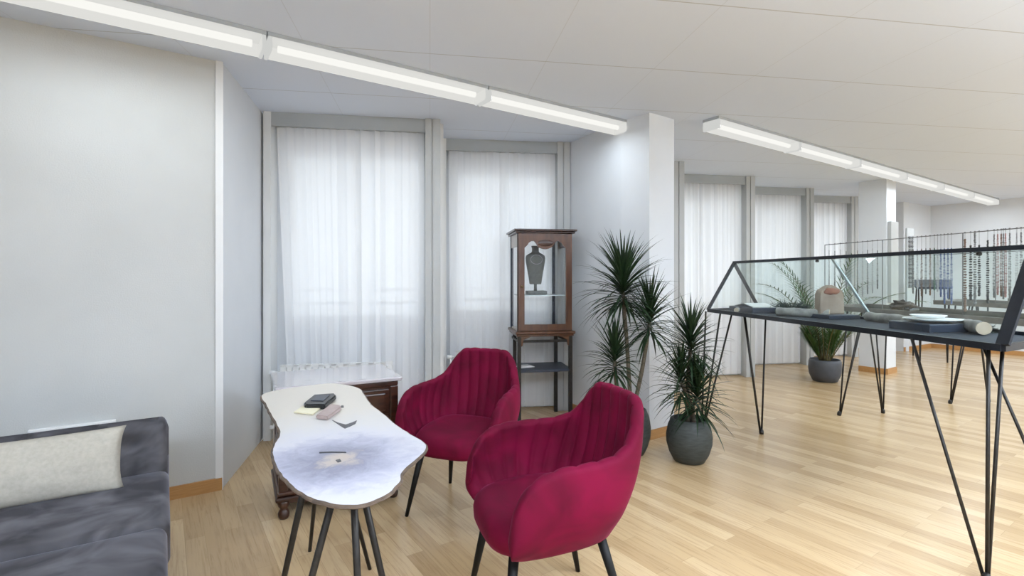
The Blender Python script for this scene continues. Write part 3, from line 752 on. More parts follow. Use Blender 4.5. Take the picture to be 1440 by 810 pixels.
def dracaena(pot_c, pot_prof, trunks, label):
    root = thing('dracaena', label, 'potted plant', pot_c, 0, 'potted dracaenas by the column')
    bm = NB(); lathe(bm, pot_prof, 48, pot_c); obj('pot', bm, 'pot', root, True, True)
    zr = max(z for r, z in pot_prof); rr = [r for r, z in pot_prof if z == zr][0]
    bm = NB(); lathe(bm, [(rr * .95, zr - .05), (rr * .9, zr - .035), (.002, zr - .03)], 32, pot_c); obj('soil', bm, 'soil', root, True, True)
    for i, (dx, dy, c, n, L, w) in enumerate(trunks):
        b0 = pot_c + V(dx, dy, zr - .04); c = Vector(c)
        m_ = lerp(b0, c, .5) + V(dx * .5, dy * .5, 0)
        bm = NB(); tube(bm, catmull([b0, m_, c], 12), [.016, .016, .015, .015, .015, .015, .014, .014, .014, .013, .013, .012], 10); obj('trunk', bm, 'trunk', root, True, True)
        crown(root, c, n, L, w, i * 7 + int(pot_c.x * 10), colh=.20)
    return root
potp = [(.085, 0), (.105, .006), (.135, .06), (.155, .13), (.158, .18), (.145, .25), (.122, .30), (.112, .305), (.108, .295), (.12, .25)]
p1 = D(886, 3.78)
dracaena(p1, [(r * .95, z * 1.1) for r, z in potp], [
    (.01, .0, D(876, 3.78, 1.20), 170, .40, .026), (.04, .01, D(914, 3.74, .98), 120, .31, .024), (-.03, .02, D(864, 3.72, .69), 110, .29, .023)],
    'tall dracaena with three leafy heads behind the front red armchair')
p2 = D(969, 3.63)
dracaena(p2, potp, [(-.01, .01, D(971, 3.63, .80), 130, .30, .024), (.03, -.02, D(958, 3.6, .56), 85, .27, .022), (.02, .03, D(980, 3.60, .46), 110, .30, .023)],
    'shorter dracaena in a round dark stone pot beside the gabled case')
# palm
pc = D(1160, 6.42)
root = thing('potted_palm', 'feathery palm in a round anthracite pot seen under the gabled case', 'potted plant', pc)
bm = NB(); lathe(bm, [(.12, 0), (.14, .01), (.175, .09), (.185, .17), (.178, .25), (.168, .275), (.158, .275), (.165, .24)], 40, pc); obj('pot', bm, 'pot_smooth', root, True, True)
bm = NB(); lathe(bm, [(.165, .23), (.15, .24), (.002, .245)], 24, pc); obj('soil', bm, 'soil', root, True, True)
rnd = random.Random(5)
for k in range(34):
    a = k * 2.4; e = rnd.uniform(1.12, 1.48); Lf = rnd.uniform(.95, 1.45) if k % 2 else rnd.uniform(.35, .7)
    d = V(math.cos(a) * math.cos(e), math.sin(a) * math.cos(e), math.sin(e)); p = pc + V(math.cos(a) * .05, math.sin(a) * .05, .24)
    pts = [p.copy()]
    for j in range(12):
        d = (d + V(0, 0, -.06 - .012 * j)).normalized() if Lf > .6 else (d + V(0, 0, -.03)).normalized(); p = p + d * Lf / 12; pts.append(p.copy())
    bm = NB(); tube(bm, pts, [.007 - .0004 * j for j in range(13)], 5)
    fr = obj('frond_stem', bm, 'palm_stem', root, True, True)
    bm = NB()
    for j in range(3, 13):
        t_ = (pts[j] - pts[j - 1]).normalized(); sd = t_.cross(V(0, 0, 1)).normalized()
        for sgn in (-1, 1):
            for h in (0, .5):
                ll = .20 * math.sin(PI * (j - 2 + h) / 12.5) + .04
                blade(bm, lerp(pts[j - 1], pts[j], h), (sd * sgn + t_ * .9 + V(0, 0, .1)), ll, .016, .5, 4)
    obj('leaflets', bm, 'palm_leaf', fr, False, True)

# ------------------------------------------------------------------ vitrine on its stand
GA = math.radians(-25.1)
vc = W(.05, 4.52)
VR = thing('vitrine', 'wood and glass vitrine with scalloped door, standing on a dark metal stand', 'display cabinet', vc, GA)
Wd, Dp, ZB, ZC = .50, .42, .82, 1.71
bm = NB(); box(bm, -.035, Wd + .035, -.035, Dp + .03, ZC, ZC + .018, .004); box(bm, -.02, Wd + .02, -.02, Dp + .02, ZC - .018, ZC, .006); obj('cornice', bm, 'dark_wood', VR)
bm = NB(); box(bm, -.005, Wd + .005, -.005, Dp, ZC - .13, ZC - .018)
bm.free(); bm = NB()
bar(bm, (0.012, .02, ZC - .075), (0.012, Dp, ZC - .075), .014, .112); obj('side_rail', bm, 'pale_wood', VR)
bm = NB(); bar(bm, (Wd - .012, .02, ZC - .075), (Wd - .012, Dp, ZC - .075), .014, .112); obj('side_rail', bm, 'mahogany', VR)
bm = NB(); box(bm, .0, Wd, Dp - .02, Dp, ZC - .06, ZC - .018); obj('back_rail', bm, 'dark_wood', VR)
for x, y in ((0, .0), (Wd - .03, .0), (0, Dp - .03), (Wd - .03 - .06, Dp - .03)):
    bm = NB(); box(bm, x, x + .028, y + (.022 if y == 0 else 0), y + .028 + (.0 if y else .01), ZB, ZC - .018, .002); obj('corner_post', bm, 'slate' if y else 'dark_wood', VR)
bm = NB(); box(bm, -.022, Wd + .022, -.025, Dp + .015, ZB - .025, ZB, .008); box(bm, -.01, Wd + .01, -.012, Dp, ZB - .045, ZB - .025, .006); obj('base_moulding', bm, 'mahogany', VR)
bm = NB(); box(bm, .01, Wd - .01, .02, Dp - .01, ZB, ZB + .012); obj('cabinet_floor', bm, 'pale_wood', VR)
# door with scalloped top rail
door = None
bm = NB(); yd0, yd1 = -.004, .02
box(bm, .005, .062, yd0, yd1, ZB + .004, ZC - .02, .003); box(bm, Wd - .062, Wd - .005, yd0, yd1, ZB + .004, ZC - .02, .003); box(bm, .06, Wd - .06, yd0, yd1, ZB + .004, ZB + .062, .003)
x0, x1 = .06, Wd - .06; NS = 48; top = ZC - .02
def scallop(f):
    g = abs(f - .5) * 2
    z = .125
    if g < .34: z = .118 + .022 * math.cos(g / .34 * PI / 2)
    elif g < .62: z = .118 - .055 * math.sin((g - .34) / .28 * PI / 2)
    elif g < .8: z = .063 + .022 * (g - .62) / .18
    else: z = .085 + .045 * ((g - .8) / .2) ** .7
    return z
fr_, bk_ = [], []
for k in range(NS + 1):
    f = k / NS; x = x0 + (x1 - x0) * f; zb = top - scallop(f)
    fr_.append((bm.verts.new((x, yd0, zb)), bm.verts.new((x, yd0, top)))); bk_.append((bm.verts.new((x, yd1, zb)), bm.verts.new((x, yd1, top))))
for k in range(NS):
    bm.faces.new([fr_[k][0], fr_[k + 1][0], fr_[k + 1][1], fr_[k][1]]); bm.faces.new([bk_[k + 1][0], bk_[k][0], bk_[k][1], bk_[k + 1][1]])
    bm.faces.new([fr_[k][0], bk_[k][0], bk_[k + 1][0], fr_[k + 1][0]])
door = obj('door', bm, 'mahogany', VR)
bm = NB(); blob(bm, (0, 0, 0), .075, 1.0, .10, .42, .0, 3, 3); o = obj('carved_oval', bm, 'dark_wood', door, True); o.location = (Wd / 2, -.002, top - .085)
bm = NB(); box(bm, .06, Wd - .06, .006, .010, ZB + .06, ZC - .08); obj('door_glass', bm, 'glass', door)
bm = NB(); lathe(bm, [(.004, 0), (.004, .012), (.009, .016), (.009, .024), (.002, .028)], 12); o = obj('knob', bm, 'knob', door, True); o.rotation_euler = (PI / 2, 0, 0); o.location = (.035, -.004, 1.22)
for x in (.008, Wd - .012):
    bm = NB(); box(bm, x, x + .004, .03, Dp - .03, ZB + .012, ZC - .12); obj('side_glass', bm, 'glass', VR)
bm = NB(); box(bm, .03, Wd - .03, .035, Dp - .035, 1.133, 1.140); obj('glass_shelf', bm, 'glass_edge', VR)
# stand
bm = NB()
ST = thing('vitrine_stand', 'dark metal stand with one blue-grey shelf, carrying the vitrine', 'stand', vc, GA)
bm.free()
for x in (0.0, Wd - .032):
    for y in (0.0, .36):
        bm = NB(); box(bm, x - (.0 if y == 0 else (-.02 if x == 0 else .045)), x + .032 - (.0 if y == 0 else (-.02 if x == 0 else .045)), y, y + .032, 0, ZB - .046, .002); obj('leg', bm, 'raw_steel', ST)
bm = NB(); box(bm, .03, Wd - .03, .004, .024, ZB - .10, ZB - .078); box(bm, .04, Wd - .06,   .368, .388, ZB - .07, ZB - .05); box(bm, .006, .026,   .03, .37, ZB - .10, ZB - .078); box(bm, Wd - .04, Wd - .02,   .03, .37, ZB - .10, ZB - .078); obj('stand_rail', bm, 'raw_steel', ST)
bm = NB(); box(bm, .0, Wd - .002, .002, .395, .455, .478, .003); obj('shelf', bm, 'slate', ST)
for x, sg in ((.032, 1), (Wd - .032, -1)):
    bm = NB(); vs = [(x, ZB - .046), (x + sg * .09, ZB - .046), (x + sg * .05, ZB - .062), (x + sg * .02, ZB - .075), (x + sg * .012, ZB - .125), (x, ZB - .135)]
    a = [bm.verts.new((p_[0], .0, p_[1])) for p_ in vs]; b_ = [bm.verts.new((p_[0], .016, p_[1])) for p_ in vs]
    bm.faces.new(a); bm.faces.new(b_[::-1])
    for i in range(6): bm.faces.new([a[i], b_[i], b_[(i + 1) % 6], a[(i + 1) % 6]])
    obj('bracket', bm, 'mahogany', ST)
# bust
BR_ = thing('jewellery_bust', 'grey stone necklace bust on the glass shelf inside the vitrine', 'display bust', vc + Matrix.Rotation(GA, 3, 'Z') @ V(.205, .22, 1.141), GA)
bm = NB(); box(bm, -.085, .10, -.06, .06, 0, .035, .006); obj('plinth', bm, 'bust', BR_)
bm = NB(); lathe(bm, [(.016, .034), (.014, .06), (.014, .10)], 12); obj('stem', bm, 'bust', BR_, True)
prof = [(.052, .095), (.062, .098), (.072, .16), (.088, .24), (.100, .30), (.104, .335), (.098, .36), (.070, .378), (.045, .388), (.036, .40), (.036, .43), (.043, .445), (.040, .452), (.01, .452)]
bm = NB(); lathe(bm, prof, 32, sx=.9, sy=.52); obj('torso', bm, 'bust', BR_, True)
bm = NB(); pts = [V(.055 * math.sin(a), -.052 - .006 * math.cos(a), .335 - .085 * (1 + math.cos(a)) / 2 * 1.0 + .03) for a in [PI * (-1 + 2 * k / 20) for k in range(21)]]
tube(bm, pts, .003, 6); obj('necklace_chain', bm, 'bead_silver', BR_, True)
# small dark object on the same shelf
bm = NB(); blob(bm, (0, 0, .02), .022, 1, 1, .9, .2, 5, 3); o = tag(obj('pebble', bm, 'bust', None, True), 'small dark stone at the left edge of the vitrine shelf', 'stone'); o.location = vc + Matrix.Rotation(GA, 3, 'Z') @ V(.055, .16, 1.141)
bm = NB(); box(bm, -.07, .07, -.05, .05, 0, .006); box(bm, -.06, .05, -.04, .05, .006, .012); o = tag(obj('paper_stack', bm, 'paper'), 'white papers lying on the stand\'s blue-grey shelf', 'papers'); o.location = vc + Matrix.Rotation(GA, 3, 'Z') @ V(.10, .17, .478); o.rotation_euler = (0, 0, GA + .3)

# ------------------------------------------------------------------ radiators
def radiator(p, q, label, z0=.12, z1=.625):
    t = (q - p).normalized(); L = (q - p).length; ang = math.atan2(t.y, t.x)
    root = thing('radiator', label, 'radiator', p, ang, 'white radiators under the windows')
    bm = NB(); n = int(L / .045)
    for k in range(n):
        x = k * L / n; box(bm, x + .004, x + L / n - .004, -.0, .016, z0, z1 - .01, .004, 1)
    box(bm, 0, L, .010, .055, z0 + .01, z1 - .03)
    obj('fin_panel', bm, 'white', root)
    bm = NB(); 
    for k in range(n): 
        if k % 2 == 0: box(bm, k * L / n, k * L / n + L / n * .8, .0, .065, z1 - .012, z1)
    box(bm, 0, L, .0, .006, z1 - .014, z1); box(bm, 0, L, .059, .065, z1 - .014, z1)
    obj('top_grille', bm, 'trim', root)
    for zz in (z1 - .055, z0 + .03):
        bm = NB(); tube(bm, [(0, .03, zz), (-.035, .03, zz)], .009, 8); tube(bm, [(-.035, .03, zz), (-.075, .03, zz)], .017, 10); obj('valve', bm, 'white', root, True)
    bm = NB(); tube(bm, [(-.045, .03, z1 - .055), (-.045, .03, 0)], .008, 8); obj('pipe', bm, 'white', root, True)
    for x in (.12, L - .12):
        bm = NB(); box(bm, x, x + .03, .015, .05, 0, z0 + .02); obj('foot', bm, 'white', root)
radiator(D(393, 3.90), D(552, 4.06), 'white radiator behind the dark chest, under the left window')
radiator(D(641, 4.68), D(705, 4.75), 'white radiator behind the farther armchair, under the second window')

# ------------------------------------------------------------------ dark chest of drawers
cf = V(*(W(-1.245, 2.735).xy), 0); ce = W(-.675, 3.035)
ca = math.atan2((ce - cf).y, (ce - cf).x); CL = (ce - cf).length; CDp = .46; CH = .715
CB = thing('chest', 'dark carved wooden chest with a glossy top, behind the live-edge table', 'chest', cf, ca)
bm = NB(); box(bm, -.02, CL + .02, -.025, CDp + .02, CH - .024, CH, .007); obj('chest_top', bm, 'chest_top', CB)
bm = NB(); box(bm, .0, CL, -.005, CDp, CH - .055, CH - .024, .008); obj('top_moulding', bm, 'dark_wood', CB)
bm = NB(); box(bm, .012, CL - .012, .012, CDp - .01, .13, CH - .05); obj('body', bm, 'dark_wood', CB)
for x in (.0, CL - .045):
    for y in (.0, CDp - .05):
        bm = NB(); box(bm, x, x + .045, y, y + .045, .14, CH - .055, .004); obj('corner_post', bm, 'dark_wood', CB)
bm = NB(); box(bm, -.018, CL + .018, -.022, CDp + .012, .10, .125, .008); box(bm, -.008, CL + .008, -.012, CDp + .004, .125, .15, .008); obj('base_moulding', bm, 'dark_wood', CB)
# apron with arches, and turned feet
bm = NB()
for k in range(9): box(bm, .05 + k * (CL - .1) / 9, .05 + (k + .82) * (CL - .1) / 9, -.012, .006, .075 if k % 2 else .085, .1, .004)
obj('apron', bm, 'dark_wood', CB)
for x in (.025, CL - .025):
    for y in (.02, CDp - .03):
        bm = NB(); lathe(bm, [(.022, 0), (.028, .012), (.030, .03), (.024, .045), (.018, .055), (.030, .07), (.034, .09), (.030, .10)], 20, (x, y, 0)); obj('foot', bm, 'dark_wood', CB, True)
hz = [(.16, .325), (.335, .49), (.50, .645)]
for z0, z1 in hz:
    bm = NB(); box(bm, .055, CL - .055, -.006, .02, z0, z1, .004); box(bm, .075, CL - .075, -.014, .0, z0 + .02, z1 - .02, .008); dr = obj('drawer', bm, 'dark_wood', CB)
    for fx in (.25, .75):
        bm = NB(); lathe(bm, [(.006, 0), (.006, .01), (.014, .016), (.013, .026), (.003, .031)], 14); o = obj('knob', bm, 'knob', dr, True); o.rotation_euler = (PI / 2, 0, 0); o.location = (.055 + (CL - .11) * fx, -.014, (z0 + z1) / 2)
for x, sg in ((CL - .012, 1), (.012, -1)):
    bm = NB(); box(bm, min(x, x + sg * .008), max(x, x + sg * .008), .06, CDp - .07, .17, .40, .003); box(bm, min(x, x + sg * .008), max(x, x + sg * .008), .06, CDp - .07, .43, .63, .003)
    box(bm, min(x, x + sg * .014), max(x, x + sg * .014), .10, CDp - .11, .20, .37, .005); box(bm, min(x, x + sg * .014), max(x, x + sg * .014), .10, CDp - .11, .46, .60, .005); obj('side_panel', bm, 'dark_wood', CB)

# ------------------------------------------------------------------ live-edge table
TZ = .74
outl = [(366, 556.6), (382, 549.8), (416.5, 544), (454.8, 539.4), (477.8, 539.4), (504.6, 545.2), (514, 555.5), (523.7, 568.9), (539, 580.4), (554.3, 593.8), (577.3, 609), (596.4, 620.5),
        (601.4, 629.4), (592.6, 641.6), (579, 653), (567.6, 663.6), (565.8, 674), (558, 685.6), (539, 699), (516, 708.6), (493, 711.6), (466.3, 709.7), (439.5, 702.8), (412.7, 687.5),
        (389.8, 662.6), (381, 639.7), (384, 624.4), (391, 613), (389.8, 601.4), (380, 584), (372.5, 569)]
pts = [P(x, y, TZ) for x, y in outl]
loop = []
n_ = len(pts)
for i in range(n_):
    p0, p1_, p2_, p3 = pts[i - 1], pts[i], pts[(i + 1) % n_], pts[(i + 2) % n_]
    for k in range(6):
        f = k / 6; q = 0.5 * ((2 * p1_) + (p2_ - p0) * f + (2 * p0 - 5 * p1_ + 4 * p2_ - p3) * f * f + (3 * p1_ - p0 - 3 * p2_ + p3) * f ** 3)
        loop.append(q + V(.0035 * noise.noise(q * 30), .0035 * noise.noise(q * 30 + V(9, 0, 0)), 0))
cen = sum(loop, V(0, 0, 0)) / len(loop)
TC = P(455, 650, TZ)
TB = thing('live_edge_table', 'live-edge tree slice table on thin black metal legs, in front of the dark chest', 'table', (TC.x, TC.y, 0))
bm = NB(); TH = .013
rings = []
for (ins, z) in ((.006, TZ), (.0, TZ - .003), (-.001, TZ - .007), (.003, TZ - .010), (.012, TZ - TH)):
    row = []
    m2_ = len(loop)
    for i, p in enumerate(loop):
        tg = (loop[(i + 2) % m2_] - loop[i - 2]).normalized(); nn = V(tg.y, -tg.x, 0)
        if nn.dot(p - cen) < 0: nn = -nn
        wob = .002 * noise.noise(V(p.x * 25, p.y * 25, z * 60))
        row.append(bm.verts.new((p.x - nn.x * (ins + wob), p.y - nn.y * (ins + wob), z)))
    rings.append(row)
ft = bm.faces.new(rings[0]); fb = bm.faces.new(rings[-1][::-1])
for a, b_ in zip(rings, rings[1:]):
    for k in range(len(a)):
        f_ = bm.faces.new([a[k], b_[k], b_[(k + 1) % len(a)], a[(k + 1) % len(a)]]); f_.material_index = 1
ft.material_index = 0; fb.material_index = 1
bmesh.ops.recalc_face_normals(bm, faces=bm.faces)
for v_ in bm.verts: v_.co -= V(TC.x, TC.y, TZ)
top_o = obj('table_top', bm, ['slice', 'bark'], TB); top_o.location = (0, 0, TZ)
# dark crack and knot in the slice
def decal(pxs, z=TZ + .0005, th=.0012):
    bm = NB(); prism(bm, [P(x, y, TZ) for x, y in pxs], z - .001, z + th)
    for v_ in bm.verts: v_.co -= V(TC.x, TC.y, TZ)
    return obj('crack', bm, 'crack', top_o)
decal([(467, 591), (475, 594.5), (486, 597.5), (495, 594.5), (502, 591.5), (500, 596), (493, 599.5), (485, 602.8), (478, 598.5)])
decal([(449, 636.2), (466, 635.2), (486, 635.8), (487, 637), (466, 636.8), (449, 637.4)])
decal([(472, 647.5), (478, 646), (480, 649), (475, 650.5)])
decal([(479, 571), (483, 570.4), (483.5, 573), (480, 573.4)])
rods = [((-.646, 1.65), (-.85, 1.78)), ((-.504, 1.50), (-.70, 1.50)), ((-.467, 1.50), (-.42, 1.46)), ((-.489, 1.60), (-.33, 1.62)), ((-.80, 2.17), (-.96, 2.43)), ((-.75, 2.10), (-.633, 2.28))]
for a, b_ in rods:
    bm = NB(); p = W(a[0], a[1], TZ - TH + .002); q = W(b_[0], b_[1], 0); tube(bm, [p, lerp(p, q, .5), q + V(0, 0, .0)], [.011, .010, .008], 10); obj('leg', bm, 'raw_steel', TB, True, True)
for x in ((0, 1), (2, 3), (4, 5)):
    c = (W(*rods[x[0]][0]) + W(*rods[x[1]][0])) / 2; bm = NB(); lathe(bm, [(.09, TZ - TH - .006), (.09, TZ - TH - .0005)], 20, V(c.x, c.y, 0)); obj('mounting_plate', bm, 'raw_steel', TB, world=True)
# things on the table
def slab(name, label, cat, pxs, h, mat, z0=TZ, bev=.004, parts=None):
    ps = [P(x, y, z0 + h) for x, y in pxs]; c = sum(ps, V(0, 0, 0)) / len(ps); c.z = z0 + .0015
    bm = NB(); prism(bm, [p - V(c.x, c.y, 0) for p in ps], 0, h)
    if bev: bmesh.ops.bevel(bm, geom=list(bm.edges), offset=bev, segments=2, affect='EDGES')
    o = obj(name, bm, mat); o.location = c; tag(o, label, cat); return o, ps
o, ps = slab('wallet', 'black leather wallet on the live-edge table, farthest of the small things', 'wallet', [(427, 566), (441, 555), (471, 553), (473, 556), (457, 569), (429, 569)], .022, 'black_leather', bev=.006)
bm = NB(); prism(bm, [lerp(P(x, y, TZ + .022), P(452, 561, TZ + .022), .35) - V(o.location.x, o.location.y, 0) for x, y in [(429, 566), (442, 556), (470, 554), (456, 567)]], .022, .0245); obj('flap', bm, 'slate', o)
slab('notepad', 'pale yellow notepad on the live-edge table, left of the pinkish purse', 'notepad', [(413, 579.5), (425, 571.5), (453, 571.5), (441, 582)], .006, 'cream', bev=.0012)
slab('coin_purse', 'pinkish brown flat purse on the live-edge table, nearest of the small things', 'purse', [(444, 584), (465, 568), (479, 570), (479.5, 573), (461, 586)], .016, 'pink_grey', bev=.004)

# ------------------------------------------------------------------ red velvet armchairs
top_pts = [(0, -.365, .828), (.09, -.362, .828), (.165, -.350, .818), (.215, -.318, .762), (.252, -.26, .688), (.288, -.17, .654), (.310, -.05, .647), (.317, .10, .640), (.315, .20, .605), (.306, .262, .53), (.288, .285, .435)]
bot_pts = [(0, -.225, .36), (.07, -.225, .36), (.14, -.215, .36), (.19, -.185, .36), (.225, -.13, .36), (.245, -.06, .36), (.255, .01, .36), (.26, .08, .36), (.262, .14, .36), (.262, .21, .362), (.262, .262, .368)]
NU = 121
SXC, SYC = .91, .87
tp = catmull([(x * SXC, y * SYC, z) for x, y, z in top_pts], NU); bt = catmull([(x * SXC, y * SYC, z) for x, y, z in bot_pts], NU)
tp = [V(-p.x, p.y, p.z) for p in tp[:0:-1]] + tp; bt = [V(-p.x, p.y, p.z) for p in bt[:0:-1]] + bt
def shell_mesh():
    bm = NB(); TK = .025; NV = 22; g = []; N = len(tp)
    us = [0]
    for i in range(1, N): us.append(us[-1] + ((tp[i] + bt[i]) / 2 - (tp[i - 1] + bt[i - 1]) / 2).length)
    tot = us[-1]; NCH = 23
    for i in range(N):
        t_ = ((tp[min(i + 1, N - 1)] + bt[min(i + 1, N - 1)]) - (tp[max(i - 1, 0)] + bt[max(i - 1, 0)])).normalized()
        inn = V(-t_.y, t_.x, 0).normalized()       # towards the sitter
        def cpt(f):
            p = lerp(bt[i], tp[i], f)
            return p - inn * (.030 * math.sin(PI * f))
        groove = abs(math.sin(us[i] / tot * NCH * PI)) ** .42
        edge = min(1, min(us[i], tot - us[i]) / .05); tk = TK * (.45 + .55 * math.sqrt(max(0, 1 - (1 - edge) ** 2)))
        row = []
        for k in range(NV + 1):
            f = k / NV; row.append(cpt(f) - inn * tk * (.6 + .4 * min(1, f * 5)))
        c1 = cpt(1)
        for k in range(1, 8):
            a = PI * k / 8; gg = 1 - (1 - groove) * .5 * (k / 8)
            row.append(c1 + (-inn * math.cos(a)) * tk * gg + V(0, 0, math.sin(a) * tk * gg))
        for k in range(NV + 1):
            f = 1 - k / NV; gg = 1 - (1 - groove) * .62 * min(1, (f + .05) * 2.5)
            row.append(cpt(f) + inn * tk * gg)
        g.append([bm.verts.new(p) for p in row])
    M_ = len(g[0])
    for i in range(N - 1):
        for k in range(M_): bm.faces.new([g[i][k], g[i][(k + 1) % M_], g[i + 1][(k + 1) % M_], g[i + 1][k]])
    bm.faces.new(g[0]); bm.faces.new(g[-1][::-1])
    bmesh.ops.recalc_face_normals(bm, faces=bm.faces)
    return bm
def seat_mesh():
    bm = NB(); rings = []
    NS_ = 64
    prof = [(.0, .475), (.55, .478), (.80, .470), (.92, .455), (.98, .435), (1.0, .41), (.99, .375), (.95, .352), (.85, .342), (.0, .342)]
    for s_, z in prof:
        row = []
        for k in range(NS_):
            a = 2 * PI * k / NS_; ca_, sa = math.cos(a), math.sin(a); e = 2 / 3.4
            x = math.copysign(abs(ca_) ** e, ca_) * .245 * SXC; y = math.copysign(abs(sa) ** e, sa) * .245 * SYC
            if y > 0: y *= 1.16
            row.append(bm.verts.new((x * s_, y * s_ + .025, z - (.012 if (y > 0 and s_ > .5) else 0) * abs(y) / .28)))
        rings.append(row)
    for a, b_ in zip(rings[1:-1], rings[2:-1]):
        for k in range(NS_): bm.faces.new([a[k], b_[k], b_[(k + 1) % NS_], a[(k + 1) % NS_]])
    c = bm.verts.new((0, .025, .478)); d = bm.verts.new((0, .025, .342))
    for k in range(NS_):
        bm.faces.new([c, rings[1][k], rings[1][(k + 1) % NS_]]); bm.faces.new([d, rings[-2][(k + 1) % NS_], rings[-2][k]])
    for r_ in (rings[0], rings[-1]):
        for v_ in r_: bm.verts.remove(v_)
    bmesh.ops.recalc_face_normals(bm, faces=bm.faces)
    return bm
def armchair():
    root = thing('armchair', 'raspberry velvet armchair nearest the camera, facing the table with channelled back', 'armchair', (0, 0, 0), 0, 'raspberry velvet armchairs')
    obj('backrest', shell_mesh(), 'red_velvet', root, True); obj('seat', seat_mesh(), 'red_velvet', root, True)
    bm = NB(); box(bm, -.17, .17, -.15, .2, .325, .343, .004); obj('seat_frame', bm, 'black_metal', root)
    for x, y in ((.16, .19), (-.16, .19), (.15, -.15), (-.15, -.15)):
        fx, fy = x * 1.40, y * (1.3 if y > 0 else 1.6)
        bm = NB(); tube(bm, [(x, y, .345), (lerp(V(x, 0, 0), V(fx, 0, 0), .5).x, (y + fy) / 2, .175), (fx, fy, .0)], [.019, .015, .010], 14); obj('leg', bm, 'black_metal', root, True)
    return root
ch2 = armchair()
ch1 = copy_tree(ch2)
def place_chair(o, lat, d, fl, fd):
    c = W(lat, d); f = R * fl + F * fd; o.location = c; o.rotation_euler = (0, 0, math.atan2(f.y, f.x) - PI / 2)
place_chair(ch2, .135, 1.99, -.945, -.33)
place_chair(ch1, -.278, 2.94, -.35, -.94)
ch1['label'] = 'raspberry velvet armchair farther away, in front of the vitrine beside the table'

# ------------------------------------------------------------------ sofa and cushion
SF = thing('sofa', 'dark grey velvet sofa along the plaster wall at the lower left', 'sofa', (-.9, 2.4, 0))
def cushion_grid(x0, x1, y0, y1, z0, z1, r, nx=60, ny=24, dome=.02, wr=.004, seed=0):
    """soft rounded slab"""
    bm = NB(); box(bm, x0, x1, y0, y1, z0, z1)
    bmesh.ops.bevel(bm, geom=list(bm.edges), offset=r, segments=5, affect='EDGES', profile=.5)
    bmesh.ops.subdivide_edges(bm, edges=[e for e in bm.edges if e.calc_length() > .08], cuts=9, use_grid_fill=True)
    for v_ in bm.verts:
        fx = (v_.co.x - x0) / (x1 - x0); fy = (v_.co.y - y0) / (y1 - y0); fz = (v_.co.z - z0) / (z1 - z0)
        k = max(0, math.sin(PI * min(max(fx, 0), 1))) ** .4 * max(0, math.sin(PI * min(max(fy, 0), 1))) ** .4
        v_.co.z += dome * k * (fz - .5) * 2 + wr * noise.noise(v_.co * 6 + V(seed, 0, 0))
    return bm
bm = cushion_grid(-1.95, .02, 2.315, 2.96, .20, .385, .035, dome=.015); obj('seat_cushion', bm, 'grey_velvet', SF, True, True)
bm = cushion_grid(-1.95, .01, 1.72, 2.307, .20, .38, .035, dome=.015, seed=4); obj('seat_cushion', bm, 'grey_velvet', SF, True, True)
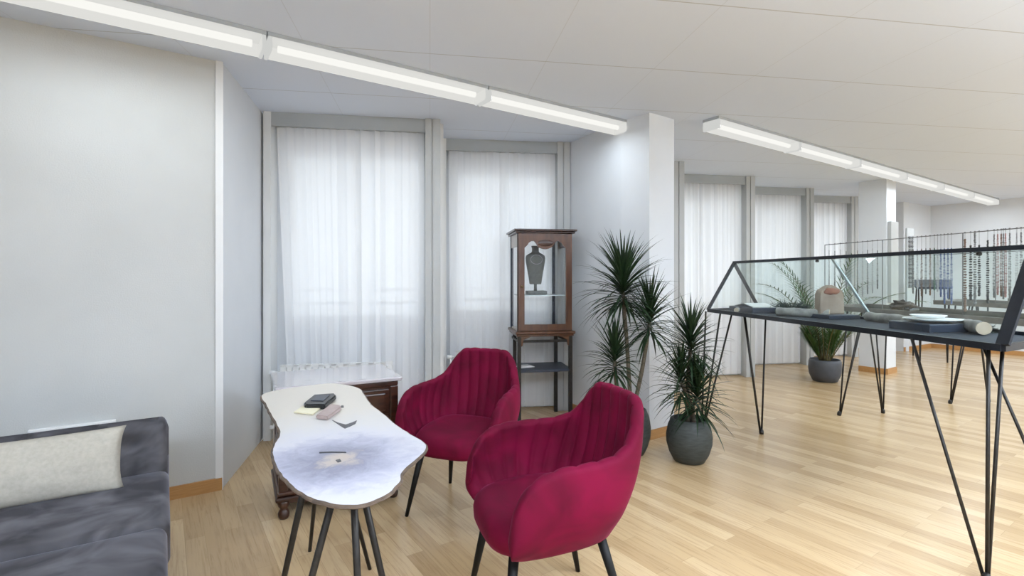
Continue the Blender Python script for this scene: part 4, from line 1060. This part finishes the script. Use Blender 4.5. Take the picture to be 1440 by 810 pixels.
# reclining backrest, tufted
for x0, x1, sd in ((-1.95, -.64, 1), (-.635, .02, 2)):
    bm = NB(); NXb, NZb = 70, 22; fr_g = []
    def bp(fx, fz, side):
        x = x0 + (x1 - x0) * fx; th = .075
        zz = .34 + .265 * fz * (1 - .22 * max(0, (abs(fx * 2 - 1) - .90) / .10) ** 2.5 * fz); yy = 2.93 + .10 * fz
        rc = .055
        tuft = 0
        if side < 0:
            for j in range(8):
                cx = x1 - .14 - j * .24; rr_ = ((x - cx) / .075) ** 2 + ((zz - .50) / .06) ** 2; tuft += .034 * math.exp(-rr_) + .012 * math.exp(-rr_ * 8)
        cornr = min(1, (1 - fx) * (x1 - x0) / rc, fx * (x1 - x0) / rc, (1 - fz) * .285 / rc)
        kk = math.sqrt(max(0, 1 - (1 - max(0, cornr)) ** 2))
        return V(x, yy + side * (th * kk) + tuft + .07 + .003 * noise.noise(V(x * 9, zz * 9, sd)), zz)
    G = {}
    for side in (-1, 1):
        G[side] = [[bm.verts.new(bp(i / NXb, j / NZb, side)) for i in range(NXb + 1)] for j in range(NZb + 1)]
    for side in (-1, 1):
        for j in range(NZb):
            for i in range(NXb):
                q = [G[side][j][i], G[side][j][i + 1], G[side][j + 1][i + 1], G[side][j + 1][i]]; bm.faces.new(q if side < 0 else q[::-1])
    for j in range(NZb): 
        for i_ in (0, NXb): bm.faces.new([G[-1][j][i_], G[-1][j + 1][i_], G[1][j + 1][i_], G[1][j][i_]])
    for i in range(NXb):
        for j_ in (0, NZb): bm.faces.new([G[-1][j_][i], G[-1][j_][i + 1], G[1][j_][i + 1], G[1][j_][i]])
    bmesh.ops.remove_doubles(bm, verts=bm.verts, dist=.0003); bmesh.ops.recalc_face_normals(bm, faces=bm.faces)
    obj('backrest', bm, 'grey_velvet', SF, True, True)
bm = NB(); box(bm, -1.92, -.03, 1.76, 3.02, .14, .205, .01); obj('base_frame', bm, 'grey_velvet', SF, world=True)
for x in (-1.85, -.10):
    for y in (1.84, 2.94):
        bm = NB(); lathe(bm, [(.014, 0), (.018, .01), (.024, .145)], 14, (x, y, 0)); obj('leg', bm, 'black_metal', SF, True, True)
def pillow(Wp, Hp, Tp):
    bm = NB(); N1_, N2_ = 44, 20; G = {}
    for side in (-1, 1):
        G[side] = []
        for j in range(N2_ + 1):
            row = []
            for i in range(N1_ + 1):
                u = -1 + 2 * i / N1_; v_ = -1 + 2 * j / N2_
                x = u * Wp / 2 * (1 - .05 * (1 - v_ * v_) * 0 - .03 * v_ * v_ * 0) * (1 - .035 * (1 - abs(v_) ** 3) * abs(u) ** 4); z = v_ * Hp / 2 * (1 - .09 * (1 - abs(u) ** 4) * abs(v_) ** 3 * .6)
                hgt = Tp / 2 * ((1 - u ** 4) ** .5) * ((1 - v_ ** 2) ** .55)
                hgt += .006 * noise.noise(V(u * 6, v_ * 3, side)) * (1 - u ** 6) * (1 - v_ ** 6)
                row.append(bm.verts.new((x, side * hgt, z)))
            G[side].append(row)
        for j in range(N2_):
            for i in range(N1_):
                q = [G[side][j][i], G[side][j][i + 1], G[side][j + 1][i + 1], G[side][j + 1][i]]; bm.faces.new(q if side < 0 else q[::-1])
    bmesh.ops.remove_doubles(bm, verts=bm.verts, dist=.0008); bmesh.ops.recalc_face_normals(bm, faces=bm.faces)
    return bm
pl = tag(obj('cushion', pillow(1.10, .275, .15), 'linen', None, True), 'long beige linen cushion leaning on the grey sofa', 'cushion')
pl.location = (-.69, 2.835, .508); pl.rotation_euler = (math.radians(-24), 0, 0)
# white socket strip on the wall above the sofa
bm = NB(); box(bm, 0, .36, -.03, 0, 0, .05, .004); o = tag(obj('cable_trunking', bm, 'white'), 'short white cable box on the plaster wall just above the sofa back', 'cable box'); 
o.location = (-.58, 3.598, .462)
